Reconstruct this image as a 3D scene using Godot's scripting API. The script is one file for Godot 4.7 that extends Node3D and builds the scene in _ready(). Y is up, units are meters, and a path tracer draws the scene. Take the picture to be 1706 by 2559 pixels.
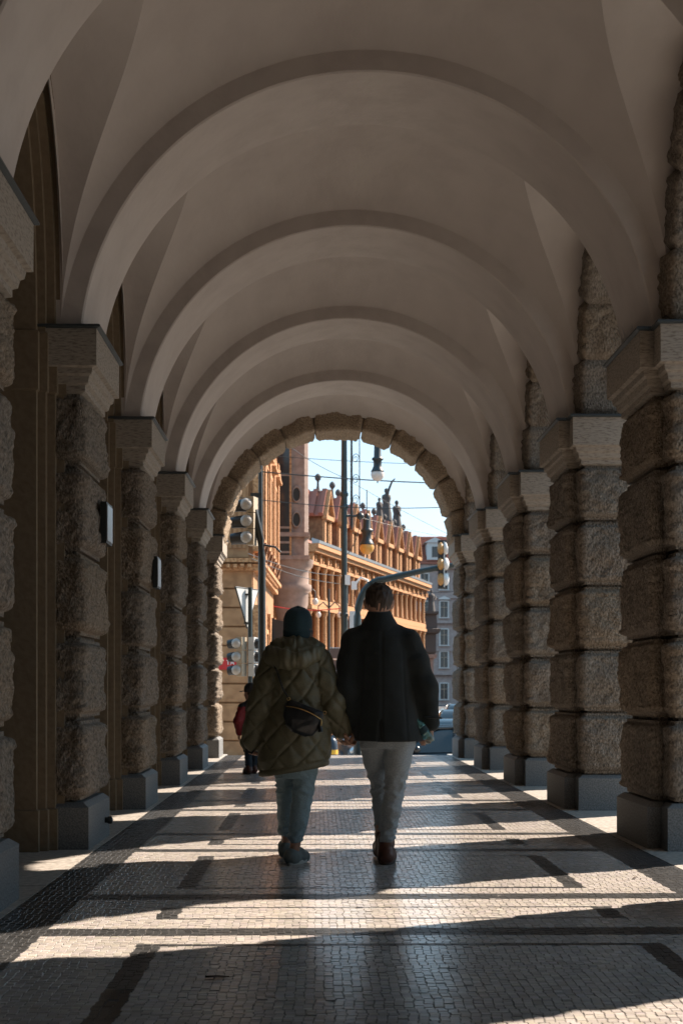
extends Node3D
# An arcade with rusticated piers and a plaster vault, a couple walking out of it into a street of old facades.
# World: x right, y up, distance down the arcade is -z. Metres.

var M := {}
var used := {}
var rng := RandomNumberGenerator.new()
var nz := FastNoiseLite.new()
var nf := FastNoiseLite.new()

const BAY := 3.4
const PIER1 := 10.68          # distance to the middle of the first full pier in view
const AX := 0.374             # x of the arcade's middle line
const YC := 3.52              # height of the arch centres
const ARCH_R := 2.055
const STREET := -1.2

func _ready() -> void:
	rng.seed = 7
	nz.seed = 3; nz.noise_type = FastNoiseLite.TYPE_SIMPLEX_SMOOTH; nz.frequency = 1.0; nz.fractal_octaves = 3
	nf.seed = 11; nf.noise_type = FastNoiseLite.TYPE_SIMPLEX_SMOOTH; nf.frequency = 1.0; nf.fractal_octaves = 1
	camera_sky_sun()
	materials()
	arcade()
	print("arcade ", Time.get_ticks_msec())
	mosaic_floor()
	print("floor ", Time.get_ticks_msec())
	street()
	print("street ", Time.get_ticks_msec())
	people()
	print("people ", Time.get_ticks_msec())

func camera_sky_sun() -> void:
	var cam := Camera3D.new()
	cam.name = "camera"
	cam.projection = Camera3D.PROJECTION_FRUSTUM
	cam.near = 0.1; cam.far = 3000.0
	var foc := 3554.0
	cam.size = 0.1 * 2559.0 / foc
	cam.frustum_offset = Vector2(0.0, 0.1 * (1724.0 - 1279.5) / foc)   # shift lens: upright verticals
	cam.position = Vector3(0, 1.14, 0)
	cam.rotation.y = -deg_to_rad(1.0156)
	var at := CameraAttributesPhysical.new()
	at.frustum_focal_length = 50.0
	at.frustum_near = 0.1; at.frustum_far = 3000.0
	at.frustum_focus_distance = 9.6
	at.exposure_aperture = 5.6
	cam.attributes = at
	add_child(cam); cam.current = true
	var env := Environment.new()
	env.background_mode = Environment.BG_SKY
	var sm := ProceduralSkyMaterial.new()
	sm.sky_top_color = Color(0.46, 0.68, 0.84)
	sm.sky_horizon_color = Color(0.815, 0.862, 0.868)
	sm.sky_curve = 0.16
	sm.ground_bottom_color = Color(0.2, 0.19, 0.18)
	sm.ground_horizon_color = Color(0.55, 0.56, 0.55)
	sm.sun_angle_max = 1.0
	sm.sky_cover = cloud_cover()
	sm.sky_cover_modulate = Color(1, 1, 1, 0.12)
	sm.energy_multiplier = 0.68
	var sky := Sky.new(); sky.sky_material = sm
	env.sky = sky
	env.tonemap_mode = Environment.TONE_MAPPER_LINEAR
	env.tonemap_exposure = 2.95
	env.sdfgi_enabled = true; env.ssao_enabled = true; env.ssil_enabled = true
	env.fog_enabled = false
	env.fog_density = 0.0007
	env.fog_light_color = Color(0.86, 0.88, 0.88)
	var we := WorldEnvironment.new(); we.name = "world_environment"; we.environment = env
	add_child(we)
	var sun := DirectionalLight3D.new()
	sun.name = "sun"
	sun.light_color = Color(1.0, 0.93, 0.86)
	sun.light_energy = 1.6
	sun.light_angular_distance = 0.5
	sun.shadow_enabled = true
	add_child(sun)
	sun.look_at_from_position(Vector3(10, 9.8, -5.6), Vector3.ZERO)

func cloud_cover() -> ImageTexture:
	var n := FastNoiseLite.new()
	n.seed = 5; n.frequency = 0.009; n.fractal_octaves = 5
	var im := n.get_seamless_image(1024, 512)
	im.convert(Image.FORMAT_RGBA8)
	for y in 512:
		for x in 1024:
			var v: float = smoothstep(0.45, 0.75, im.get_pixel(x, y).r)
			im.set_pixel(x, y, Color(1, 1, 1, v))
	return ImageTexture.create_from_image(im)

# ---------------------------------------------------------------- naming
func numbered(n: String) -> String:
	if not used.has(n):
		used[n] = 0
		return n
	used[n] += 1
	return "%s_%03d" % [n, used[n]]

func tag(o: Node3D, label: String, category: String, group := "", kind := "") -> Node3D:
	if label: o.set_meta("label", label)
	if category: o.set_meta("category", category)
	if group: o.set_meta("group", group)
	if kind: o.set_meta("kind", kind)
	return o

func thing(called: String, label: String, category: String, at := Vector3.ZERO, turn := 0.0, group := "", kind := "") -> Node3D:
	var o := Node3D.new()
	o.name = numbered(called)
	add_child(o)
	o.position = at; o.rotation.y = turn
	tag(o, label, category, group, kind)
	return o

func put(mesh: Mesh, called: String, m: Material, parent: Node3D, at := Vector3.ZERO, turn := 0.0) -> MeshInstance3D:
	var o := MeshInstance3D.new()
	o.mesh = mesh
	if m: o.material_override = m
	o.name = called
	parent.add_child(o, true)
	o.position = at; o.rotation.y = turn
	return o

func build(st: SurfaceTool, called: String, m: Material, parent: Node3D, at := Vector3.ZERO, turn := 0.0) -> MeshInstance3D:
	return put(st.commit(), called, m, parent, at, turn)

# ---------------------------------------------------------------- shapes
func mb(smooth := false) -> SurfaceTool:
	var st := SurfaceTool.new()
	st.begin(Mesh.PRIMITIVE_TRIANGLES)
	st.set_smooth_group(0 if smooth else -1)
	return st

func quad(st: SurfaceTool, a: Vector3, b: Vector3, c: Vector3, d: Vector3) -> void:
	# clockwise seen from the front
	for v in [a, b, c, a, c, d]: st.add_vertex(v)

func fin(st: SurfaceTool) -> SurfaceTool:
	st.generate_normals()
	return st

func box(st: SurfaceTool, lo: Vector3, hi: Vector3) -> void:
	var p := [Vector3(lo.x, lo.y, lo.z), Vector3(hi.x, lo.y, lo.z), Vector3(hi.x, hi.y, lo.z), Vector3(lo.x, hi.y, lo.z),
		Vector3(lo.x, lo.y, hi.z), Vector3(hi.x, lo.y, hi.z), Vector3(hi.x, hi.y, hi.z), Vector3(lo.x, hi.y, hi.z)]
	for f in [[0, 1, 2, 3], [5, 4, 7, 6], [4, 0, 3, 7], [1, 5, 6, 2], [3, 2, 6, 7], [4, 5, 1, 0]]:
		quad(st, p[f[0]], p[f[1]], p[f[2]], p[f[3]])

func bx(cx: float, cy: float, cz: float, sx: float, sy: float, sz: float) -> SurfaceTool:
	var st := mb()
	box(st, Vector3(cx - sx / 2, cy - sy / 2, cz - sz / 2), Vector3(cx + sx / 2, cy + sy / 2, cz + sz / 2))
	return fin(st)

# a grid of points: rows of equal length, made into a surface; closed: rows are rings
func grid_mesh(rows: Array, closed: bool, cap := false) -> ArrayMesh:
	var V := PackedVector3Array()
	var I := PackedInt32Array()
	var n: int = rows[0].size()
	for r in rows: V.append_array(r)
	for i in rows.size() - 1:
		for j in (n if closed else n - 1):
			var a := i * n + j
			var b := i * n + (j + 1) % n
			I.append_array([a, b, b + n, a, b + n, a + n])
	if cap:
		for e in [0, rows.size() - 1]:
			var c := Vector3.ZERO
			for p in rows[e]: c += p
			var base := V.size()
			V.append(c / n)
			V.append_array(rows[e])
			for j in n:
				if e == 0: I.append_array([base, base + 1 + (j + 1) % n, base + 1 + j])
				else: I.append_array([base, base + 1 + j, base + 1 + (j + 1) % n])
	return smooth_mesh(V, I)

func smooth_mesh(V: PackedVector3Array, I: PackedInt32Array, C := PackedColorArray()) -> ArrayMesh:
	var N := PackedVector3Array()
	N.resize(V.size())
	for t in range(0, I.size(), 3):
		var a := I[t]; var b := I[t + 1]; var c := I[t + 2]
		var nn := (V[c] - V[a]).cross(V[b] - V[a])
		N[a] += nn; N[b] += nn; N[c] += nn
	for i in N.size():
		N[i] = N[i].normalized() if N[i].length_squared() > 1e-20 else Vector3.UP
	var A := []
	A.resize(Mesh.ARRAY_MAX)
	A[Mesh.ARRAY_VERTEX] = V; A[Mesh.ARRAY_NORMAL] = N; A[Mesh.ARRAY_INDEX] = I
	if C.size(): A[Mesh.ARRAY_COLOR] = C
	var me := ArrayMesh.new()
	me.add_surface_from_arrays(Mesh.PRIMITIVE_TRIANGLES, A)
	return me

# rectangular column whose faces step in and out: profile = [[y, out], ...], flat shaded
func rect_lathe(hx: float, hz: float, profile: Array, st: SurfaceTool = null, c := Vector3.ZERO) -> SurfaceTool:
	if st == null: st = mb()
	var last = null
	for p in profile:
		var x: float = hx + p[1]; var z: float = hz + p[1]; var y: float = p[0]
		var r := [c + Vector3(-x, y, z), c + Vector3(x, y, z), c + Vector3(x, y, -z), c + Vector3(-x, y, -z)]
		if last == null: quad(st, r[0], r[1], r[2], r[3])
		else:
			for k in 4: quad(st, last[k], r[k], r[(k + 1) % 4], last[(k + 1) % 4])
		last = r
	quad(st, last[3], last[2], last[1], last[0])
	return st

func lathe(profile: Array, seg := 16, c := Vector3.ZERO) -> ArrayMesh:
	# [[radius, y], ...] from the bottom up
	var rows := []
	for p in profile:
		var r := PackedVector3Array()
		for k in seg:
			var a := -TAU * k / seg
			r.append(c + Vector3(cos(a) * p[0], p[1], sin(a) * p[0]))
		rows.append(r)
	return grid_mesh(rows, true, true)

func tube(pts: Array, rad: Array, seg := 10, flat := 1.0) -> ArrayMesh:
	var rows := []
	var up := Vector3.UP
	for i in pts.size():
		var d: Vector3 = (pts[min(i + 1, pts.size() - 1)] - pts[max(i - 1, 0)]).normalized()
		var s := d.cross(up)
		if s.length() < 0.05: s = d.cross(Vector3(0, 0, 1))
		s = s.normalized()
		var t := s.cross(d).normalized()
		var r := PackedVector3Array()
		var rr: float = rad[i] if i < rad.size() else rad[-1]
		for k in seg:
			var a := TAU * k / seg
			r.append(pts[i] + s * cos(a) * rr + t * sin(a) * rr * flat)
		rows.append(r)
	return grid_mesh(rows, true, true)

func join(meshes: Array) -> ArrayMesh:
	var st := SurfaceTool.new()
	for m in meshes: st.append_from(m, 0, Transform3D.IDENTITY)
	return st.commit()

func join_at(list: Array) -> ArrayMesh:
	var st := SurfaceTool.new()
	for m in list: st.append_from(m[0], 0, m[1])
	return st.commit()

# ---------------------------------------------------------------- materials
func lin(r: float, g: float, b: float) -> Color:
	return Color(r, g, b).linear_to_srgb()

func plain(called: String, r: float, g: float, b: float, rough := 0.7, metal := 0.0) -> StandardMaterial3D:
	var m := StandardMaterial3D.new()
	m.resource_name = called
	m.albedo_color = lin(r, g, b)
	m.roughness = rough; m.metallic = metal
	m.cull_mode = BaseMaterial3D.CULL_DISABLED
	M[called] = m
	return m

func noise_tex(seed_: int, freq: float, oct: int, cols: Array, offs: Array, cellular := false, size := 512) -> NoiseTexture2D:
	var n := FastNoiseLite.new()
	n.seed = seed_; n.frequency = freq; n.fractal_octaves = oct
	n.noise_type = FastNoiseLite.TYPE_CELLULAR if cellular else FastNoiseLite.TYPE_SIMPLEX_SMOOTH
	var t := NoiseTexture2D.new()
	t.noise = n; t.width = size; t.height = size; t.seamless = true
	if cols.size():
		var g := Gradient.new()
		g.offsets = PackedFloat32Array(offs)
		g.colors = PackedColorArray(cols)
		t.color_ramp = g
	return t

# grained surface: colour noise and relief, laid on in world space
func grained(called: String, tones: Array, rough: float, scale: Vector3, freq: float, oct: int, seed_: int, relief := 0.0, rscale := Vector3.ONE, rfreq := 0.03) -> StandardMaterial3D:
	var m := plain(called, 1, 1, 1, rough)
	m.albedo_color = Color.WHITE
	var offs := []
	var cols := []
	for k in tones.size():
		offs.append(0.22 + 0.56 * k / (tones.size() - 1.0))
		cols.append(lin(tones[k][0], tones[k][1], tones[k][2]))
	m.albedo_texture = noise_tex(seed_, freq, oct, cols, offs)
	m.uv1_triplanar = true; m.uv1_world_triplanar = true
	m.uv1_scale = scale
	if relief > 0.0:
		m.heightmap_enabled = true
		m.heightmap_texture = noise_tex(seed_ + 50, rfreq, 4, [], [])
		m.heightmap_scale = relief
	return m

func materials() -> void:
	grained("plaster", [[0.43, 0.385, 0.355], [0.465, 0.42, 0.388], [0.485, 0.44, 0.407]], 0.9, Vector3(0.35, 0.35, 0.35), 0.012, 5, 2, 0.25, Vector3.ONE, 0.05)
	grained("rock", [[0.0808, 0.065, 0.049], [0.1615, 0.1314, 0.1017], [0.218, 0.1799, 0.1416], [0.2907, 0.2424, 0.195]], 0.95, Vector3(2.4, 1.4, 2.4), 0.035, 5, 3, 1.6, Vector3.ONE, 0.05)
	grained("rock_grey", [[0.0723, 0.0606, 0.0464], [0.1445, 0.1211, 0.0957], [0.204, 0.1712, 0.1361], [0.2805, 0.2382, 0.1907]], 0.95, Vector3(2.6, 1.3, 2.6), 0.035, 5, 21, 1.6, Vector3.ONE, 0.05)
	grained("rock_tan", [[0.0888, 0.0672, 0.0459], [0.1736, 0.136, 0.0979], [0.2301, 0.1834, 0.1346], [0.2988, 0.2411, 0.1836]], 0.95, Vector3(2.2, 1.5, 2.2), 0.035, 5, 22, 1.6, Vector3.ONE, 0.05)
	grained("rock_warm", [[0.13, 0.098, 0.065], [0.25, 0.19, 0.13], [0.33, 0.255, 0.18], [0.42, 0.325, 0.23]], 0.95, Vector3(2.4, 1.4, 2.4), 0.035, 5, 8, 1.6, Vector3.ONE, 0.05)
	grained("travertine", [[0.17, 0.14, 0.11], [0.26, 0.225, 0.185], [0.285, 0.248, 0.205], [0.31, 0.27, 0.225]], 0.85, Vector3(0.9, 3.4, 0.9), 0.03, 5, 4, 0.35, Vector3.ONE, 0.04)
	grained("granite", [[0.0902, 0.0943, 0.0943], [0.1312, 0.1353, 0.1353], [0.1722, 0.1763, 0.1763]], 0.7, Vector3(1.2, 1.2, 1.2), 0.09, 4, 5, 0.2, Vector3.ONE, 0.08)
	grained("ochre", [[0.1537, 0.1137, 0.0708], [0.1722, 0.1291, 0.0818], [0.1845, 0.1402, 0.0891]], 0.85, Vector3(0.9, 0.9, 0.9), 0.03, 5, 6, 0.2, Vector3.ONE, 0.05)
	grained("slab", [[0.26, 0.24, 0.21], [0.36, 0.335, 0.30], [0.44, 0.41, 0.365]], 0.5, Vector3(0.8, 0.8, 0.8), 0.04, 5, 9)
	grained("grout", [[0.06, 0.057, 0.053], [0.10, 0.095, 0.088]], 0.9, Vector3(1, 1, 1), 0.05, 4, 12)
	grained("asphalt", [[0.04, 0.04, 0.042], [0.07, 0.07, 0.07]], 0.85, Vector3(0.5, 0.5, 0.5), 0.06, 4, 13)
	grained("paving", [[0.30, 0.28, 0.255], [0.40, 0.375, 0.345]], 0.8, Vector3(0.5, 0.5, 0.5), 0.05, 4, 14)
	plain("lead", 0.045, 0.055, 0.06, 0.55, 0.3)
	plain("door_wood", 0.035, 0.026, 0.018, 0.5)
	plain("dark_glass", 0.012, 0.014, 0.016, 0.06)
	plain("iron", 0.012, 0.016, 0.016, 0.42)
	plain("brass", 0.65, 0.42, 0.16, 0.3, 1.0)
	plain("steel", 0.45, 0.46, 0.46, 0.35, 0.9)
	for a in [["sett_light", 0.21], ["sett_dark", 0.34]]:
		var m := plain(a[0], 1, 1, 1, a[1])
		m.vertex_color_use_as_albedo = true

# ---------------------------------------------------------------- arcade
func plateau(t: float, len_: float, margin: float, r: float) -> float:
	# 0 on the drafted margins at both ends, 1 on the rough face between them, rounded shoulders
	var s: float = clamp((min(t, len_ - t) - margin) / r, 0.0, 1.0)
	return sqrt(1.0 - (1.0 - s) * (1.0 - s))

# Rough-faced block. frames: [origin, axis1, axis2, length so far]; its section is a rounded rectangle of half sizes h1, h2.
func rock_loft(frames: Array, h1: float, h2: float, total: float, bulge: float, rough: float, sd: int, step: float, margin := 0.03) -> ArrayMesh:
	var rows := []
	var rc := 0.014
	var sec := []                       # [a, b, normal a, normal b]
	for c in [[1, 1], [-1, 1], [-1, -1], [1, -1]]:
		var ang0: float = {"11": 0.0, "-11": PI / 2, "-1-1": PI, "1-1": 1.5 * PI}["%d%d" % [c[0], c[1]]]
		for k in 4:
			var a: float = ang0 + PI / 2 * k / 3.0
			sec.append([c[0] * (h1 - rc) + rc * cos(a), c[1] * (h2 - rc) + rc * sin(a), cos(a), sin(a)])
		var nxt: Array = {"11": [-1, 1], "-11": [-1, -1], "-1-1": [1, -1], "1-1": [1, 1]}["%d%d" % [c[0], c[1]]]
		var a1: float = ang0 + PI / 2
		var p0 := Vector2(c[0] * (h1 - rc) + rc * cos(a1), c[1] * (h2 - rc) + rc * sin(a1))
		var p1 := Vector2(nxt[0] * (h1 - rc) + rc * cos(a1), nxt[1] * (h2 - rc) + rc * sin(a1))
		var cnt := int(max(1.0, floor(p0.distance_to(p1) / step)))
		for k in range(1, cnt):
			var p := p0.lerp(p1, float(k) / cnt)
			sec.append([p.x, p.y, cos(a1), sin(a1)])
	var off := Vector3(sd * 7.31, sd * 3.17, sd * 5.77)
	for f in frames:
		var o: Vector3 = f[0]
		var e := plateau(f[3], total, margin, 0.048)
		var r := PackedVector3Array()
		for s in sec:
			var n: Vector3 = f[1] * s[2] + f[2] * s[3]
			var p: Vector3 = o + f[1] * s[0] + f[2] * s[1]
			var q := Vector3(s[0], f[3], s[1]) + off
			var d: float = e * (bulge * (0.9 + 0.45 * nf.get_noise_3dv(q * 2.3)) + rough * (nz.get_noise_3dv(q * 6.0) * 1.3 + 0.8 * nf.get_noise_3dv(q * 24.0 * Vector3(1, 0.6, 1)) + 0.5 * nf.get_noise_3dv(q * 55.0 * Vector3(1, 0.5, 1))))
			r.append(p + n * d)
		rows.append(r)
	return grid_mesh(rows, true, true)

func rock_block(hx: float, hz: float, h: float, bulge: float, sd: int, step := 0.018) -> ArrayMesh:
	var fr := []
	var ys := [0.0, 0.012, 0.028]
	var y := 0.034
	while y < h - 0.034:
		ys.append(y)
		y += step if y > 0.12 and y < h - 0.12 else step * 0.45
	ys.append_array([h - 0.028, h - 0.012, h])
	for q in ys: fr.append([Vector3(0, q, 0), Vector3(1, 0, 0), Vector3(0, 0, -1), q])
	return rock_loft(fr, hx, hz, h, bulge, 0.0155, sd, step)

const COURSES := [[0.335, 0.93], [0.93, 1.52], [1.52, 2.125], [2.125, 2.74], [2.74, 3.275]]
const CAP_PROFILE := [[3.262, 0.02], [3.275, 0.05], [3.315, 0.05], [3.33, 0.075], [3.375, 0.085], [3.39, 0.105], [3.43, 0.112], [3.44, 0.145], [3.705, 0.147], [3.71, 0.14]]
const LEAD_PROFILE := [[3.70, 0.153], [3.708, 0.175], [3.72, 0.175], [3.728, 0.165], [3.75, 0.03]]

func pier_blocks(p: Node3D, c: Vector3, hx: float, hz: float, variants: Array, k: int, m: Material) -> void:
	for i in COURSES.size():
		var h: float = COURSES[i][1] - COURSES[i][0]
		var v: int = (k * 3 + i * 2) % variants.size()
		var mat: Material = m if m != M.rock else [M.rock, M.rock_grey, M.rock_tan][(k * 5 + i * 7 + int(c.x * 10.0)) % 3]
		var o := put(variants[v], "block", mat, p, c + Vector3(0, COURSES[i][0] + 0.013, 0))
		o.scale = Vector3(1, (h - 0.026) / 0.6, 1)
		if (k + i) % 2 == 0: o.rotation.y = PI
	var st := mb()
	box(st, c + Vector3(-hx + 0.022, 0.30, -hz + 0.022), c + Vector3(hx - 0.022, 3.3, hz - 0.022))
	build(fin(st), "core", m, p)

func arcade() -> void:
	# ---- setting: floor bed, ceiling
	var floor_ := thing("floor", "mosaic floor of the arcade in pale and dark setts", "floor", Vector3.ZERO, 0, "", "structure")
	M["floor_node"] = floor_
	var st := mb()
	box(st, Vector3(-2.5, -0.3, -24.83), Vector3(3.75, -0.0025, 3.0))
	build(fin(st), "mortar_bed", M.grout, floor_)
	# ---- block shapes, a few of each
	var lp := []
	var rp := []
	var rb := []
	for k in 4:
		lp.append(rock_block(0.145, 0.45, 0.6, 0.06, k))
		rp.append(rock_block(0.175, 0.45, 0.6, 0.062, 10 + k))
		rb.append(rock_block(0.60, 0.65, 0.6, 0.062, 20 + k, 0.024))
	var words := ["beside the stride of", "", "", "", ""]
	var ord := {-4: "ninth from", -3: "eighth from", -2: "seventh from", -1: "sixth from", 0: "fifth from", 1: "fourth from", 2: "third from", 3: "second from", 4: "next to"}
	for k in range(-2, 6):
		var d := PIER1 + BAY * (k - 1)
		var z := -d
		var fr: String = ord.get(k, "")
		# piers on the building side
		var extra := " with a framed plaque" if k == 1 or k == 2 else ""
		var lab := "rusticated stone pier on the doorway side%s, %s the exit arch" % [extra, fr]
		if k == 5: lab = "rusticated stone pier carrying the exit arch on the doorway side"
		var p := thing("stone_pier", lab, "pier", Vector3(-1.83, 0, z), 0, "rusticated piers along the doorways")
		build(fin(rect_lathe(0.13, 0.435, [[0.0, 0.08], [0.30, 0.08], [0.335, 0.035], [0.336, 0.0]])), "plinth", M.granite, p)
		pier_blocks(p, Vector3.ZERO, 0.13, 0.435, lp, k + 5, M.rock)
		var cap := build(fin(rect_lathe(0.13, 0.435, CAP_PROFILE)), "capital", M.travertine, p)
		build(fin(rect_lathe(0.13, 0.435, LEAD_PROFILE)), "lead_flashing", M.lead, cap)
		if k == 1 or k == 2:
			var pl := put(bx(0.235, 1.14 + (1.26 if k == 1 else 1.17), -0.18 if k == 1 else -0.2, 0.045, 0.31, 0.3).commit(), "plaque", M.iron, p)
			build(bx(0.2605, 1.14 + (1.26 if k == 1 else 1.17), -0.18 if k == 1 else -0.2, 0.006, 0.27, 0.26), "plaque_glass", M.steel, pl)
		if k == 1:
			put(lathe([[0.022, 0.0], [0.022, 0.02], [0.03, 0.025], [0.03, 0.05], [0.012, 0.06]], 12), "door_stop", M.iron, p, Vector3(0.209, 0.14, -0.28)).rotation.z = -PI / 2
		# piers on the street side
		lab = "rusticated stone pier on the street side, %s the exit arch" % fr
		if k == 5: lab = "rusticated stone pier carrying the exit arch on the street side"
		p = thing("stone_pier", lab, "pier", Vector3(0, 0, z), 0, "rusticated piers along the street")
		st = rect_lathe(0.16, 0.435, [[0.0, 0.08], [0.30, 0.08], [0.335, 0.035], [0.336, 0.0]], null, Vector3(2.61, 0, 0))
		build(fin(st), "plinth", M.granite, p)
		st = rect_lathe(0.585, 0.635, [[0.0, 0.08], [0.305, 0.08], [0.335, 0.035], [0.336, 0.0]], null, Vector3(3.135, 0, 0))
		build(fin(st), "plinth", M.granite, p)
		pier_blocks(p, Vector3(2.61, 0, 0), 0.16, 0.435, rp, k + 6, M.rock)
		pier_blocks(p, Vector3(3.135, 0, 0), 0.585, 0.635, rb, k + 5, M.rock)
		cap = build(fin(rect_lathe(0.16, 0.435, CAP_PROFILE, null, Vector3(2.61, 0, 0))), "capital", M.travertine, p)
		build(fin(rect_lathe(0.16, 0.435, LEAD_PROFILE, null, Vector3(2.61, 0, 0))), "lead_flashing", M.lead, cap)
		cap = build(fin(rect_lathe(0.585, 0.635, CAP_PROFILE, null, Vector3(3.135, 0, 0))), "capital", M.travertine, p)
		var lf := rect_lathe(0.585, 0.635, LEAD_PROFILE, null, Vector3(3.135, 0, 0))
		build(fin(lf), "lead_flashing", M.lead, cap)
		if k >= 1 and k < 5:
			var sp := []
			var r2 := RandomNumberGenerator.new(); r2.seed = 90 + k
			for i in 46:
				var b := Vector3(r2.randf_range(2.30, 2.42), 3.735, r2.randf_range(-0.55, 0.2))
				sp.append(tube([b, b + Vector3(r2.randf_range(-0.09, 0.05), 0.13, r2.randf_range(-0.05, 0.05))], [0.0011], 3))
			put(join(sp), "bird_spikes", M.steel, p).set_meta("kind", "stuff")
	vaults()
	side_arches()
	exit_arch()
	building_mass()

func bay_range(k: int) -> Vector2:
	var d := PIER1 + BAY * (k - 1)
	return Vector2(d + 0.485, d + BAY - 0.485)

func wall_arch_y(u: float) -> float:
	return 3.66 + 1.88 * pow(max(0.0, 1.0 - pow(abs(u), 2.4)), 1.0 / 2.4)

func vaults() -> void:
	var ceil_ := thing("ceiling", "pale plaster groin vault between broad round arches", "ceiling", Vector3.ZERO, 0, "", "structure")
	for k in range(-2, 5):
		var r := bay_range(k)
		var dm := (r.x + r.y) / 2
		var a := (r.y - r.x) / 2
		var nd := 56
		var mid := []
		var lef := []
		var rig := []
		for i in nd + 1:
			var u := -cos(PI * i / nd)
			var d := dm + a * u
			var e := wall_arch_y(u)
			var rr := 2.21 + 0.42 * pow(max(0.0, 1.0 - u * u), 0.8)
			var g: float = 1.40 + 0.35 * abs(u) + 0.45 * pow(abs(u), 4.0)       # where barrel and side lunette meet
			var eg := YC + sqrt(max(0.0, rr * rr - g * g)) if g < 2.19 else e
			var th: float = acos(min(1.0, g / rr))
			var row := PackedVector3Array()
			for j in 73:
				var t: float = PI - th - (PI - 2 * th) * j / 72.0
				row.append(Vector3(AX + rr * cos(t), YC + rr * sin(t), -d))
			mid.append(row)
			var rl := PackedVector3Array()
			var r2 := PackedVector3Array()
			for j in 7:
				rl.append(Vector3(AX - lerp(2.2, g, j / 6.0), lerp(e, eg, j / 6.0), -d))
				r2.append(Vector3(AX + lerp(g, 2.2, j / 6.0), lerp(eg, e, j / 6.0), -d))
			lef.append(rl); rig.append(r2)
		for rows in [mid, lef, rig]: put(grid_mesh(rows, false), "vault_web", M.plaster, ceil_)
	for k in range(-2, 5):
		var d := PIER1 + BAY * (k - 1)
		put(arch_ring(ARCH_R, 2.75, d - 0.485, d + 0.485, 3.55), "transverse_arch", M.plaster, ceil_)

func arch_ring(r0: float, r1: float, d0: float, d1: float, foot: float) -> ArrayMesh:
	# round arch across the arcade: inner face, two side faces, eased arrises
	var st := mb()
	st.set_smooth_group(-1)
	var meshes := []
	var ch := 0.012
	var prof := [[r1, d0], [r0 + ch, d0], [r0, d0 + ch], [r0, d1 - ch], [r0 + ch, d1], [r1, d1]]
	for q in prof.size() - 1:
		var rows := []
		for i in 99:
			var t: float = PI * (i - 1) / 96.0
			var row := PackedVector3Array()
			for s in [0, 1]:
				var rr: float = prof[q + s][0]
				var x: float = AX + rr * cos(clamp(t, 0.0, PI))
				var y: float = YC + rr * sin(clamp(t, 0.0, PI))
				if i == 0 or i == 98: y = foot - 0.2
				row.append(Vector3(x, y, -prof[q + s][1]))
			rows.append(row)
		meshes.append(grid_mesh(rows, false))
	return join(meshes)

func ellipse_points(cd: float, a: float, b: float, y0: float, n: int) -> Array:
	# points [d, y] at equal steps along the curve, from far foot to near foot
	var fine := []
	var acc := [0.0]
	for i in 401:
		var t := PI * i / 400.0
		fine.append(Vector2(cd + a * cos(t), y0 + b * sin(t)))
		if i: acc.append(acc[-1] + fine[i].distance_to(fine[i - 1]))
	var out := []
	var j := 0
	for k in n + 1:
		var s: float = acc[-1] * k / n
		while j < 399 and acc[j + 1] < s: j += 1
		var t2: float = (s - acc[j]) / max(1e-6, acc[j + 1] - acc[j])
		out.append(fine[j].lerp(fine[j + 1], t2))
	return out

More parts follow.
